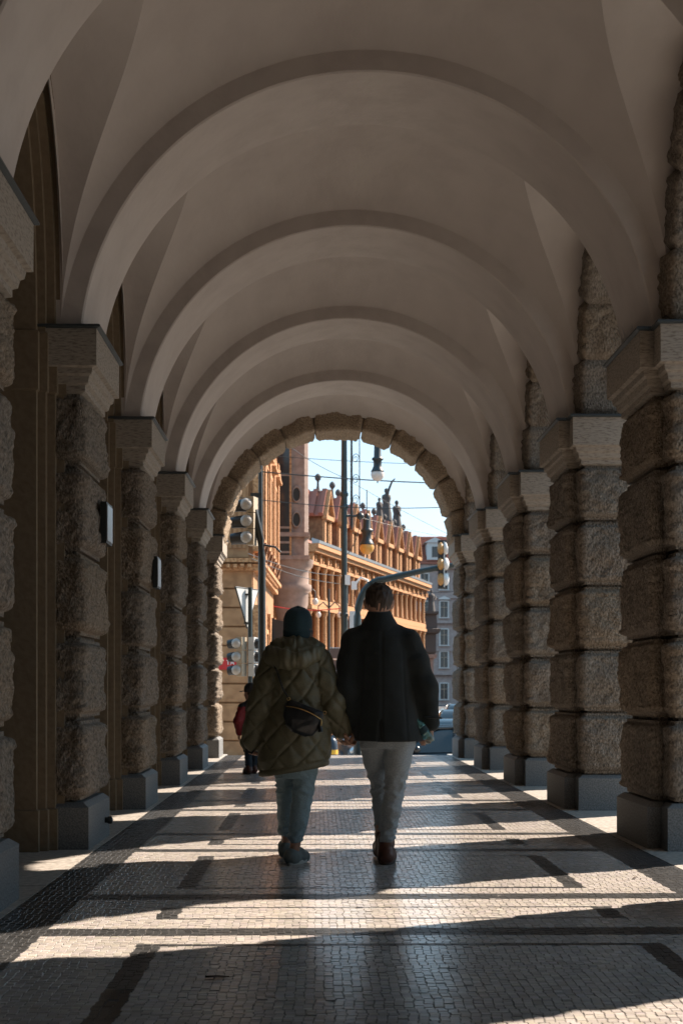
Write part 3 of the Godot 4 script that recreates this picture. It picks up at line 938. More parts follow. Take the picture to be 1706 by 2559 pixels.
func gabled_house() -> void:
	var H := thing("gabled_house", "long amber facade with row of red-roofed gables, finials and roof statues", "house", Vector3(-0.88, STREET, -130), deg_to_rad(74.4))
	var L := 53.0
	var top := 16.2
	var st := mb()
	box(st, Vector3(0, 0, -14), Vector3(L, top - 0.5, -1.2))
	box(st, Vector3(0, 0, -1.2), Vector3(0.6, top - 0.5, 0.2))
	build(fin(st), "wall", M.facade_amber, H)
	var col2 := lathe([[0.36, 0.0], [0.36, 0.2], [0.27, 0.3], [0.24, 3.6], [0.34, 3.75], [0.36, 4.0]], 12)
	var col3 := lathe([[0.32, 0.0], [0.32, 0.18], [0.23, 0.28], [0.21, 2.6], [0.30, 2.75], [0.32, 3.0]], 12)
	var n := 20
	var bw := L / n
	for i in n + 1:
		var x := i * bw
		put(col2, "column", M.facade_trim, H, Vector3(x, 5.7, 0.2))
		put(col3, "column", M.facade_trim, H, Vector3(x, 10.8, 0.2))
		for s in [[5.7, 4.0], [10.8, 3.0]]: build(bx(x, s[0] + s[1] / 2, -0.95, 0.5, s[1], 0.5), "pilaster", M.facade_amber, H)
		st = mb()
		box(st, Vector3(x - 0.5, 0, -1.25), Vector3(x + 0.5, 4.9, 0.45))
		build(fin(st), "ground_floor_pier", M.facade_trim, H)
		build(bx(x, 14.5, 0.35, 0.36, 0.75, 0.65), "bracket", M.facade_trim, H)
		build(bx(x + bw / 2, 14.5, 0.3, 0.28, 0.6, 0.5), "bracket", M.facade_trim, H)
	for i in n:
		var x := (i + 0.5) * bw
		window_part(H, Vector3(x, 6.1, -1.2), 1.5, 2.6, M.facade_trim, 0, true, 0.12)
		window_part(H, Vector3(x, 11.0, -1.2), 1.4, 2.1, M.facade_trim, 0, false, 0.12)
		window_part(H, Vector3(x, 0.4, -1.2), 1.4, 3.6, M.facade_amber, 0, false, 0.1)
	for a in [[4.9, 0.7, 0.30], [5.2, 0.5, 0.5], [9.75, 0.62, 0.35], [10.15, 0.5, 0.6], [13.85, 0.55, 0.3], [14.95, 1.0, 0.35], [15.3, 1.25, 0.4]]:
		st = mb()
		box(st, Vector3(-0.4, a[0], -1.25), Vector3(L + 0.4, a[0] + a[2], a[1]))
		build(fin(st), "cornice", M.facade_trim, H)
	st = mb()
	prism(st, [Vector3(-0.4, 15.7, 1.3), Vector3(-0.4, 15.95, 1.35), Vector3(-0.4, 16.2, 0.6), Vector3(-0.4, 15.7, 0.6)],
		[Vector3(L + 0.4, 15.7, 1.3), Vector3(L + 0.4, 15.95, 1.35), Vector3(L + 0.4, 16.2, 0.6), Vector3(L + 0.4, 15.7, 0.6)])
	build(fin(st), "gutter", M.zinc, H)
	# main roof
	st = mb()
	prism(st, [Vector3(0, 15.7, 0.4), Vector3(0, 20.5, -7), Vector3(0, 15.7, -14)], [Vector3(L, 15.7, 0.4), Vector3(L, 20.5, -7), Vector3(L, 15.7, -14)])
	build(fin(st), "roof", M.roof_tile, H)
	# gabled dormers with tiled roofs
	var fin_mesh := lathe([[0.30, 0.0], [0.20, 0.15], [0.12, 0.5], [0.10, 0.9], [0.14, 1.0], [0.28, 1.15], [0.32, 1.35], [0.24, 1.55], [0.06, 1.7]], 12)
	for i in 9:
		var x := L * (i + 1) * 0.1
		var w := 1.15
		st = mb()
		box(st, Vector3(x - w, 15.71, -5), Vector3(x + w, 18.75, 0.35))
		var dm := build(fin(st), "dormer", M.facade_amber, H)
		st = mb()
		prism(st, [Vector3(x - w - 0.2, 18.75, 0.5), Vector3(x, 21.0, 0.5), Vector3(x + w + 0.2, 18.75, 0.5)], [Vector3(x - w - 0.2, 18.75, 0.05), Vector3(x, 21.0, 0.05), Vector3(x + w + 0.2, 18.75, 0.05)])
		build(fin(st), "gable", M.facade_trim, dm)
		st = mb()
		for s in [-1, 1]:
			box(st, Vector3(x + s * (w - 0.2) - 0.22, 15.72, 0.36), Vector3(x + s * (w - 0.2) + 0.22, 18.7, 0.62))
		box(st, Vector3(x - w - 0.2, 18.4, 0.352), Vector3(x + w + 0.2, 18.8, 0.85))
		box(st, Vector3(x - 0.66, 15.72, 0.353), Vector3(x - 0.46, 18.2, 0.55))
		box(st, Vector3(x + 0.46, 15.72, 0.353), Vector3(x + 0.66, 18.2, 0.55))
		for s in [-1, 1]:
			var e0 := Vector3(x + s * (w + 0.35), 18.75, 0.9); var e1 := Vector3(x, 21.35, 0.9)
			prism(st, [e0, e1, e1 - Vector3(0, 0.32, 0), e0 - Vector3(0, 0.3, 0)] if s < 0 else [e0, e0 - Vector3(0, 0.3, 0), e1 - Vector3(0, 0.32, 0), e1],
				[e0 - Vector3(0, 0, 0.38), e1 - Vector3(0, 0, 0.38), e1 - Vector3(0, 0.32, 0.38), e0 - Vector3(0, 0.3, 0.38)] if s < 0 else [e0 - Vector3(0, 0, 0.38), e0 - Vector3(0, 0.3, 0.38), e1 - Vector3(0, 0.32, 0.38), e1 - Vector3(0, 0, 0.38)])
		build(fin(st), "gable_frame", M.facade_trim, dm)
		build(bx(x, 17.0, 0.362, 0.9, 1.9, 0.02), "pane", M.window_glass, dm)
		# tiled roof: courses of tiles running down both slopes
		st = mb()
		for s in [-1, 1]:
			for t in 13:
				var z0 := 0.52 - t * 0.44
				var a := Vector3(x + s * 0.02, 21.25, z0)
				var b := Vector3(x + s * (w + 0.4), 18.78, z0)
				var up := Vector3(s * 0.10, 0.12, 0) * (1.6 if t % 2 == 0 else 0.2)
				var q := [a + up, b + up, b + up + Vector3(0, 0, -0.43), a + up + Vector3(0, 0, -0.43)]
				var lo := [a - Vector3(0, 0.1, 0), b - Vector3(0, 0.1, 0), b - Vector3(0, 0.1, 0.43), a - Vector3(0, 0.1, 0.43)]
				if s > 0: prism(st, q, lo)
				else: prism(st, [q[3], q[2], q[1], q[0]], [lo[3], lo[2], lo[1], lo[0]])
		build(fin(st), "tiled_roof", M.roof_tile, dm)
		if i != 3: put(fin_mesh, "finial", M.dark_stone, dm, Vector3(x, 21.2, -0.4 if i < 2 else -1.2))
	# attic with statues
	for a in [[35.8, 22.0, 2.6, false], [39.5, 22.4, 3.8, true], [45.2, 21.9, 3.6, false], [51.6, 20.0, 2.4, false]]:
		st = rect_lathe(0.75, 0.75, [[15.8, 0.1], [a[1] - 1.0, 0.1], [a[1] - 0.9, 0.35], [a[1] - 0.6, 0.35], [a[1] - 0.5, 0.0], [a[1], 0.0]], null, Vector3(a[0], 0, -1.5))
		build(fin(st), "statue_pedestal", M.dark_stone, H)
		statue(H, Vector3(a[0], a[1], -1.5), a[2], a[3])

func far_house() -> void:
	var H := thing("pink_house", "pale pink house with red roof and white dormer closing the street", "house", Vector3(14.0, STREET, -215))
	var st := mb()
	box(st, Vector3(-2, 0, -14), Vector3(40, 21.3, 0))
	build(fin(st), "wall", M.facade_pink, H)
	st = mb()
	prism(st, [Vector3(-2.5, 21.3, 0.8), Vector3(-2.5, 26.2, -6), Vector3(-2.5, 21.3, -14)], [Vector3(40, 21.3, 0.8), Vector3(40, 26.2, -6), Vector3(40, 21.3, -14)])
	build(fin(st), "roof", M.roof_tile, H)
	for r in 11:
		var t := r / 11.0
		st = mb()
		box(st, Vector3(-2.4, 21.35 + 4.9 * t, 0.75 - 6.8 * t), Vector3(40, 21.6 + 4.9 * t, 0.85 - 6.8 * t))
		build(fin(st), "tile_course", M.roof_tile, H)
	for a in [[20.7, 0.6, 0.6], [16.2, 0.25, 0.3], [12.4, 0.5, 0.4], [8.2, 0.25, 0.3], [4.6, 0.6, 0.5]]:
		st = mb()
		box(st, Vector3(-2.2, a[0], -0.1), Vector3(40, a[0] + a[2], a[1]))
		build(fin(st), "cornice", M.facade_pink, H)
	for i in 4:
		for y in [1.0, 5.8, 9.2, 13.4, 17.6]:
			window_part(H, Vector3(2.35 + i * 2.95, y, 0), 1.15, 2.3, M.white_frame, 0, y > 13 and y < 14, 0.2)
	var dm := thing("white_dormer", "white pedimented dormer on the pink house's red roof", "dormer", Vector3(17.9, STREET + 22.0, -214.6))
	st = mb()
	box(st, Vector3(-1.2, 0, -4), Vector3(1.2, 2.6, 0))
	build(fin(st), "wall", M.white_frame, dm)
	st = mb()
	prism(st, [Vector3(-1.6, 2.6, 0.2), Vector3(0, 3.4, 0.2), Vector3(1.6, 2.6, 0.2)], [Vector3(-1.6, 2.6, -5), Vector3(0, 3.4, -5), Vector3(1.6, 2.6, -5)])
	build(fin(st), "pediment", M.white_frame, dm)
	build(bx(0, 1.2, 0.02, 0.9, 1.6, 0.04), "pane", M.window_glass, dm)
	var P := thing("stone_portal", "dark stone corner block with statue standing before the pink house", "monument", Vector3(14.4, STREET, -187))
	st = rect_lathe(0.95, 0.95, [[0, 0.3], [0.8, 0.3], [0.9, 0.0], [6.4, 0.0], [6.5, 0.35], [7.0, 0.4]])
	build(fin(st), "base", M.tower_stone, P)
	st = rect_lathe(1.1, 1.1, [[7.0, 0.0], [7.3, 0.15], [9.6, 0.15], [9.8, 0.6], [10.3, 0.7], [10.4, 0.3], [12.1, 0.2], [12.3, 0.5], [12.6, 0.5]])
	build(fin(st), "upper_block", M.dark_stone, P)
	statue(P, Vector3(0.7, 12.6, 0), 2.9, false)

func signal_head(called: String, label: String, at: Vector3, turn: float, casing: Material, dome: Material, hood: float, s := 1.0) -> Node3D:
	# three lights facing local -x, rear domes on the casing's other side
	var o := thing(called, label, "traffic light", at, turn, "traffic lights beyond the exit")
	o.scale = Vector3.ONE * s
	for k in 3:
		var y := 0.155 + k * 0.31
		var c := build(bx(0.06, y, 0, 0.14, 0.295, 0.29), "casing", casing, o)
		var d := put(lathe([[0.115, 0.0], [0.112, 0.02], [0.10, 0.05], [0.07, 0.085], [0.03, 0.1]], 16), "lens_cover", dome, o, Vector3(-0.01, y, 0.149))
		d.rotation.x = PI / 2
		var h := put(tube([Vector3(-0.01, y, 0), Vector3(-0.01 - hood * 0.6, y - 0.005, 0), Vector3(-0.01 - hood, y - 0.02, 0)], [0.125, 0.115, 0.105], 18), "hood", M.signal_black, o)
	return o

const WIRE_LABELS := ["thin wire crossing the street just before the hanging lamp", "thick level tram wire passing in front of the tram pole", "short wire running down from the ochre house to the tram pole",
	"thin high wire crossing well above the gables", "thin wire sloping from the tram pole past the roof statues", "thin wire running from the tram pole below the roof statues", "low wire running from the ochre house to the tram pole",
	"thin red cable strung low across the street", "low wire paired just above another on the ochre house", "far thin wire crossing the sky above the pink house"]

func furniture() -> void:
	# post with a signal head just outside the exit
	var p := thing("signal_post", "black signal post with bent top right outside the exit", "post", Vector3(-1.026, STREET, -27))
	put(tube([Vector3(0, 0, 0), Vector3(0, 0.5, 0), Vector3(0, 4.85, 0), Vector3(-0.03, 5.2, 0), Vector3(-0.14, 5.75, 0)], [0.085, 0.07, 0.068, 0.066, 0.06], 14), "pole", M.iron, p)
	put(tube([Vector3(-0.03, 5.1, 0), Vector3(0.25, 5.05, 0), Vector3(0.35, 4.95, 0)], [0.02], 8), "cable", M.iron, p)
	build(bx(-0.1, 5.3, 0, 0.12, 0.05, 0.05), "clamp", M.iron, p)
	signal_head("traffic_light", "cream traffic light with long black hoods high on the signal post", Vector3(-1.27, 3.87, -27), deg_to_rad(-14), M.cream_paint, M.signal_dome, 0.34, 1.0)
	var q := thing("sign_post", "slim dark post carrying a triangular sign and low traffic lights", "post", Vector3(-1.39, STREET, -30))
	put(tube([Vector3(0, 0, 0), Vector3(0, 4.5, 0)], [0.05, 0.045], 12), "pole", M.pole_green, q)
	for y in [3.75, 4.35]: build(bx(-0.07, y, -0.02, 0.12, 0.04, 0.1), "clamp", M.iron, q)
	var tr := thing("triangle_sign", "grey back of a pointed-down triangular sign on the slim post", "sign", Vector3(-1.46, STREET + 4.05, -30.06), deg_to_rad(62))
	var st := mb()
	prism(st, [Vector3(-0.45, 0.42, 0.01), Vector3(0.45, 0.42, 0.01), Vector3(0, -0.38, 0.01)], [Vector3(-0.45, 0.42, -0.01), Vector3(0.45, 0.42, -0.01), Vector3(0, -0.38, -0.01)])
	build(fin(st), "plate", M.sign_grey, tr)
	put(tube([Vector3(-0.47, 0.43, 0), Vector3(0.47, 0.43, 0), Vector3(0, -0.4, 0), Vector3(-0.47, 0.43, 0)], [0.02], 6), "rim", M.iron, tr)
	signal_head("traffic_light", "cream traffic light low on the slim post facing the banded wall", Vector3(-1.62, 1.42, -30), deg_to_rad(-20), M.cream_paint, M.signal_dome, 0.26, 0.9)
	signal_head("traffic_light", "pale traffic light low on the slim post facing the road", Vector3(-1.28, 1.42, -30.05), deg_to_rad(165), M.sign_grey, M.white_paint, 0.12, 0.9)
	# tall thin lamp pole with a small camera
	var t := thing("lamp_pole", "tall thin black pole with small camera standing beside signal post", "pole", Vector3(-1.29, STREET, -33))
	put(tube([Vector3(0, 0, 0), Vector3(0, 9.5, 0)], [0.06, 0.045], 10), "pole", M.iron, t)
	build(bx(-0.1, 6.85, 0, 0.26, 0.1, 0.1), "camera", M.iron, t)
	# tram pole in the middle of the view
	var c := thing("tram_pole", "thick dark tram pole with wrought bracket and equipment boxes", "pole", Vector3(1.02, STREET, -52))
	put(tube([Vector3(0, 0, 0), Vector3(0, 6.2, 0), Vector3(0, 6.25, 0), Vector3(0, 8.9, 0), Vector3(0, 8.95, 0), Vector3(0, 13.5, 0)], [0.135, 0.128, 0.11, 0.105, 0.12, 0.09], 14), "pole", M.pole_green, c)
	for y in [8.95, 9.4, 5.0]: put(lathe([[0.115, 0.0], [0.155, 0.05], [0.155, 0.12], [0.115, 0.18]], 14), "collar", M.pole_green, c, Vector3(0, y, 0))
	put(tube([Vector3(0, 8.7, 0), Vector3(0.52, 8.7, 0)], [0.045], 8), "arm", M.iron, c)
	put(lathe([[0.02, -0.14], [0.12, -0.08], [0.15, 0.0], [0.12, 0.08], [0.02, 0.14]], 12), "ball", M.iron, c, Vector3(0.58, 8.7, 0))
	put(tube([Vector3(0.27, 8.2, 0), Vector3(0.27, 8.35, 0), Vector3(0.27, 13.0, 0)], [0.02, 0.05, 0.035], 8), "rod", M.iron, c)
	put(tube([Vector3(0.56, 8.9, 0), Vector3(0.56, 13.0, 0)], [0.018], 6), "rod", M.iron, c)
	for i in 5:
		var sc := []
		for a in 20:
			var an := a * 0.5
			sc.append(Vector3(0.42 + cos(an) * (0.13 - a * 0.005), 9.3 + i * 0.75 + sin(an) * (0.2 - a * 0.008), 0))
		put(tube(sc, [0.014], 5), "scroll", M.iron, c)
	var cv := []
	for a in 12: cv.append(Vector3(0.58 - 0.45 * (a / 11.0) * (a / 11.0), 8.6 - 1.3 * a / 11.0, 0))
	put(tube(cv, [0.015], 5), "stay", M.iron, c)
	build(bx(0.12, 6.35, 0.12, 0.19, 0.35, 0.2), "white_box", M.white_paint, c)
	build(bx(0.36, 6.15, 0.12, 0.2, 0.3, 0.2), "white_box", M.white_paint, c)
	build(bx(0.31, 4.9, 0.15, 0.24, 0.62, 0.2), "grey_box", M.sign_grey, c)
	build(bx(0.13, 4.25, 0.15, 0.19, 0.32, 0.2), "white_box", M.white_paint, c)
	put(tube([Vector3(0.4, 6.2, 0), Vector3(0.6, 6.45, 0), Vector3(0.85, 6.35, 0), Vector3(0.9, 6.1, 0)], [0.04], 8), "camera_arm", M.white_paint, c)
	put(lathe([[0.02, -0.22], [0.12, -0.18], [0.17, -0.05], [0.18, 0.06], [0.12, 0.14], [0.03, 0.16]], 14), "dome_camera", M.white_paint, c, Vector3(0.88, 5.95, 0))
	# hanging lamps
	for a in [[1.722, 7.2, 40.0, 0.19, "lamp_glass", "street lamp with clear round globe hanging from a dark bell"], [2.06, 6.95, 58.0, 0.30, "amber_glass", "street lamp with amber globe hanging under a dark stem"]]:
		var l := thing("hanging_lamp", a[5], "street lamp", Vector3(a[0], a[1], -a[2]), 0.0, "hanging street lamps")
		var r: float = a[3]
		put(lathe([[0.02, -1.0 * r], [0.5 * r, -0.87 * r], [0.87 * r, -0.5 * r], [r, 0.0], [0.87 * r, 0.5 * r], [0.6 * r, 0.8 * r]], 20), "globe", M[a[4]], l)
		put(lathe([[0.95 * r, 0.35 * r], [0.98 * r, 0.5 * r], [0.75 * r, 0.9 * r], [0.6 * r, 1.3 * r], [0.62 * r, 2.0 * r], [0.85 * r, 2.2 * r], [0.85 * r, 2.4 * r], [0.55 * r, 2.6 * r], [0.5 * r, 4.2 * r], [0.2 * r, 4.6 * r]], 16), "bell", M.iron, l)
		put(tube([Vector3(0, 4.5 * r, 0), Vector3(0, 4.5 * r + (2.5 if r < 0.25 else 1.0), 0)], [0.02], 6), "rod", M.iron, l)
		put(lathe([[0.01, -1.3 * r], [0.08 * r, -1.2 * r], [0.12 * r, -0.95 * r]], 8), "finial", M.iron, l)
	# mast arm with its signal
	var m := thing("signal_mast", "dark green mast curving over the road to carry a traffic light", "mast", Vector3(0.985, STREET, -34))
	var mp := [Vector3(0, 0, 0), Vector3(0, 2.5, 0), Vector3(0, 3.9, 0)]
	for a in 9:
		var an := PI / 2 * a / 8.0
		mp.append(Vector3(0.62 * (1 - cos(an)), 4.1 + 0.88 * sin(an), 0))
	mp.append_array([Vector3(1.05, 5.08, 0), Vector3(1.6, 5.2, 0), Vector3(2.5, 5.36, 0)])
	put(tube(mp, [0.10, 0.095, 0.09, 0.09, 0.09, 0.09, 0.09, 0.088, 0.088, 0.086, 0.085, 0.082, 0.078, 0.07, 0.062], 14), "mast", M.pole_green, m)
	var sh := thing("traffic_light", "double-sided traffic light on black board at the mast's end", "traffic light", Vector3(3.03, 3.58, -34.0), 0.0, "traffic lights beyond the exit")
	build(bx(-0.02, 0.56, 0, 0.2, 1.16, 0.12), "board", M.signal_black, sh)
	for k in 3:
		for s in [-1, 1]:
			var d := put(lathe([[0.15, 0.0], [0.14, 0.05], [0.10, 0.1], [0.03, 0.13]], 16), "lens_cover", M.signal_amber if s < 0 else M.white_paint, sh, Vector3(s * 0.06, 0.2 + k * 0.37, 0.062))
			d.rotation.x = PI / 2
			d.scale = Vector3(0.55, 1, 1)
	build(bx(0.02, 0.56, 0.07, 0.03, 1.1, 0.08), "bar", M.sign_grey, sh)
	# direction board
	var b := thing("direction_board", "brown direction board of stacked panels with pale edges", "sign", Vector3(0.74, STREET, -45))
	for k in 5:
		var y: float = 2.05 + k * 0.36
		build(bx(0, y, 0, 0.62, 0.325, 0.03), "panel", M.sign_brown, b)
		build(bx(0, y + 0.18, 0.003, 0.62, 0.022, 0.04), "edge_strip", M.sign_grey, b)
		if k < 2: build(bx(-0.12, y, 0.02, 0.14, 0.14, 0.02), "pictogram", M.white_paint, b)
	for s in [-0.24, 0.24]: put(tube([Vector3(s, 0, -0.05), Vector3(s, 3.7, -0.05)], [0.03], 8), "post", M.iron, b)
	# globe lamp posts down the street
	for a in [[0.66, 74.0, "street lamp post with two white globes before the gabled house"], [-0.6, 63.0, "street lamp post with two white globes before the oriel tower"]]:
		var lp := thing("globe_lamp_post", a[2], "street lamp", Vector3(a[0], STREET, -a[1]))
		put(tube([Vector3(0, 0, 0), Vector3(0, 1.2, 0), Vector3(0, 7.6, 0)], [0.12, 0.08, 0.055], 10), "pole", M.iron, lp)
		for s in [-1, 1]:
			put(tube([Vector3(0, 6.6, 0), Vector3(s * 0.3, 6.9, 0), Vector3(s * 0.55, 6.7, 0), Vector3(s * 0.55, 6.4, 0)], [0.035], 7), "arm", M.iron, lp)
			put(lathe([[0.02, -0.15], [0.11, -0.11], [0.145, 0.0], [0.11, 0.10], [0.05, 0.15]], 14), "globe", M.lamp_glass, lp, Vector3(s * 0.55, 6.25, 0))
	# overhead wires
	var wires := [[[-2.2, 6.55, -40], [4.2, 6.3, -40], 0.012], [[-4.0, 9.0, -50], [7.5, 8.35, -50], 0.022], [[-1.6, 9.6, -46], [1.0, 8.9, -52], 0.012], [[-2.0, 10.2, -55], [9.0, 9.9, -55], 0.012],
		[[1.0, 8.9, -52], [8.5, 6.4, -60], 0.010], [[1.0, 7.6, -52], [8.5, 6.9, -58], 0.010], [[-2.0, 5.2, -44], [1.0, 5.0, -52], 0.012], [[-2.0, 4.7, -60], [1.2, 4.6, -60], 0.02], [[-2.1, 5.35, -44], [1.0, 5.3, -52], 0.012], [[4, 11.0, -150], [26, 12.4, -150], 0.03]]
	for i in wires.size():
		var w: Array = wires[i]
		var a := Vector3(w[0][0], w[0][1], w[0][2]); var e := Vector3(w[1][0], w[1][1], w[1][2])
		var pts := []
		for k in 13:
			var u := k / 12.0
			pts.append(a.lerp(e, u) - Vector3(0, 0.25 * sin(PI * u) * 0.6, 0))
		var o := put(tube(pts, [w[2]], 5), numbered("overhead_wire"), M.iron if i != 7 else M.sign_red, self)
		tag(o, WIRE_LABELS[i], "wire", "overhead wires")

func car(label: String, at: Vector3, turn: float, paint: Material, rear: bool) -> void:
	# front towards local +z
	var o := thing("car", label, "car", at, turn, "cars in the street")
	var rows := []
	for q in [[-2.15, 0.42, 0.70, 0.70], [-2.1, 0.30, 0.92, 0.80], [-1.9, 0.25, 0.98, 0.86], [-1.0, 0.24, 1.0, 0.89], [0.9, 0.24, 0.96, 0.89], [1.5, 0.25, 0.88, 0.86], [2.0, 0.28, 0.76, 0.78], [2.15, 0.40, 0.62, 0.66]]:
		var r := PackedVector3Array()
		for k in 20:
			var a := -TAU * k / 20
			var cx: float = sign(cos(a)) * pow(abs(cos(a)), 0.45) * q[3]
			var cy: float = (q[1] + q[2]) / 2 + sign(sin(a)) * pow(abs(sin(a)), 0.55) * (q[2] - q[1]) / 2
			r.append(Vector3(cx, cy, q[0]))
		rows.append(r)
	put(grid_mesh(rows, true, true), "body", paint, o)
	rows = []
	for q in [[0.90, 0.82, -1.95, 1.35], [1.10, 0.76, -1.72, 0.95], [1.36, 0.66, -1.35, 0.42], [1.44, 0.58, -1.05, 0.15], [1.46, 0.45, -0.9, 0.0]]:
		var r := PackedVector3Array()
		for k in 24:
			var a := -TAU * k / 24
			r.append(Vector3(sign(cos(a)) * pow(abs(cos(a)), 0.35) * q[1], q[0], (q[2] + q[3]) / 2 + sign(sin(a)) * pow(abs(sin(a)), 0.35) * (q[3] - q[2]) / 2))
		rows.append(r)
	var cab := put(grid_mesh(rows, true, true), "cabin_glass", M.dark_glass, o)
	var pil := []
	for s in [-1, 1]:
		pil.append(tube([Vector3(s * 0.80, 0.92, 1.32), Vector3(s * 0.66, 1.36, 0.42), Vector3(s * 0.56, 1.455, 0.1), Vector3(s * 0.56, 1.47, -1.0), Vector3(s * 0.68, 1.34, -1.4), Vector3(s * 0.82, 0.92, -1.95)], [0.045], 8))
		pil.append(tube([Vector3(s * 0.85, 0.95, -0.25), Vector3(s * 0.62, 1.44, -0.3)], [0.04], 8))
	pil.append(bx(0, 1.465, -0.45, 1.12, 0.03, 1.1).commit())
	put(join(pil), "roof", paint, o)
	for s in [-1, 1]:
		for z in [-1.35, 1.35]:
			var w := put(lathe([[0.30, -0.1], [0.33, -0.08], [0.33, 0.08], [0.30, 0.1]], 18), "tyre", M.signal_black, o, Vector3(s * 0.8, 0.33, z))
			w.rotation.z = PI / 2
			put(lathe([[0.2, -0.11], [0.21, 0.0], [0.2, 0.11]], 14), "rim", M.steel, w)
		var mi := put(lathe([[0.02, -0.08], [0.09, -0.04], [0.1, 0.03], [0.04, 0.08]], 10), "mirror", paint, o, Vector3(s * 0.98, 0.98, 0.75))
		var hl := put(lathe([[0.13, -0.04], [0.12, 0.02], [0.06, 0.05]], 12), "headlight", M.steel, o, Vector3(s * 0.6, 0.66, 2.05))
		hl.rotation.x = PI / 2
		var tl := build(bx(s * 0.68, 0.82, -2.12, 0.26, 0.16, 0.08), "tail_light", M.tail_red if not rear else M.tail_lit, o)
	build(bx(0, 0.5, -2.17, 0.5, 0.11, 0.02), "number_plate", M.white_paint, o)

func cars() -> void:
	plain("car_black", 0.012, 0.014, 0.016, 0.2)
	plain("car_silver", 0.16, 0.21, 0.22, 0.22, 0.4)
	plain("car_grey", 0.12, 0.15, 0.16, 0.22, 0.3)
	plain("car_dark", 0.03, 0.035, 0.04, 0.2)
	plain("tail_red", 0.35, 0.01, 0.01, 0.3)
	var lit := plain("tail_lit", 0.4, 0.01, 0.01, 0.3)
	lit.emission_enabled = true
	lit.emission = Color(1.0, 0.05, 0.06)
	lit.emission_energy_multiplier = 1.5
	car("black car just below the exit steps", Vector3(2.75, STREET, -33.5), deg_to_rad(-75), M.car_black, false)
	car("silver car with pale windscreen pillar behind the black car", Vector3(4.1, STREET, -44), deg_to_rad(160), M.car_silver, false)
	car("grey car braking with red tail lights lit", Vector3(6.3, STREET, -64), deg_to_rad(170), M.car_grey, true)
	car("dark grey car with red tail lights lit at the far end of queue", Vector3(8.9, STREET, -88), deg_to_rad(168), M.car_dark, true)
	car("dark car facing the arcade between tram pole and mast", Vector3(1.35, STREET, -41), deg_to_rad(8), M.car_dark, false)
	# low bollard with a yellow band
	plain("bollard_blue", 0.015, 0.03, 0.05, 0.4)
	plain("bollard_yellow", 0.65, 0.36, 0.03, 0.5)
	var b := thing("bollard", "dark blue rounded bollard with yellow band below the steps", "bollard", Vector3(0.42, STREET, -38))
	put(lathe([[0.17, 0.0], [0.17, 0.15], [0.15, 0.2], [0.15, 0.85], [0.13, 0.98], [0.07, 1.05], [0.0, 1.07]], 16), "post", M.bollard_blue, b)
	put(lathe([[0.156, 0.62], [0.158, 0.64], [0.158, 0.72], [0.156, 0.74]], 16), "band", M.bollard_yellow, b)
	put(lathe([[0.176, 0.02], [0.178, 0.03], [0.178, 0.14], [0.176, 0.145]], 16), "foot_band", M.bollard_yellow, b)

# ---------------------------------------------------------------- people: distance fields meshed as surface nets
# prims: [0, a, b, ra, rb, fz] tapered capsule, fz squashes its depth; [1, rows, slope] stack of ellipses, rows = [y, cx, cz, hx, hz]
func loft_at(rows: Array, y: float) -> Array:
	var n := rows.size()
	if y <= rows[0][0]: return rows[0]
	if y >= rows[n - 1][0]: return rows[n - 1]
	var i := 0
	while rows[i + 1][0] < y: i += 1
	var t: float = (y - rows[i][0]) / (rows[i + 1][0] - rows[i][0])
	var s := t * t * (3 - 2 * t) * 0.5 + t * 0.5
	var o := []
	for k in 5: o.append(lerp(float(rows[i][k]), float(rows[i + 1][k]), s))
	return o

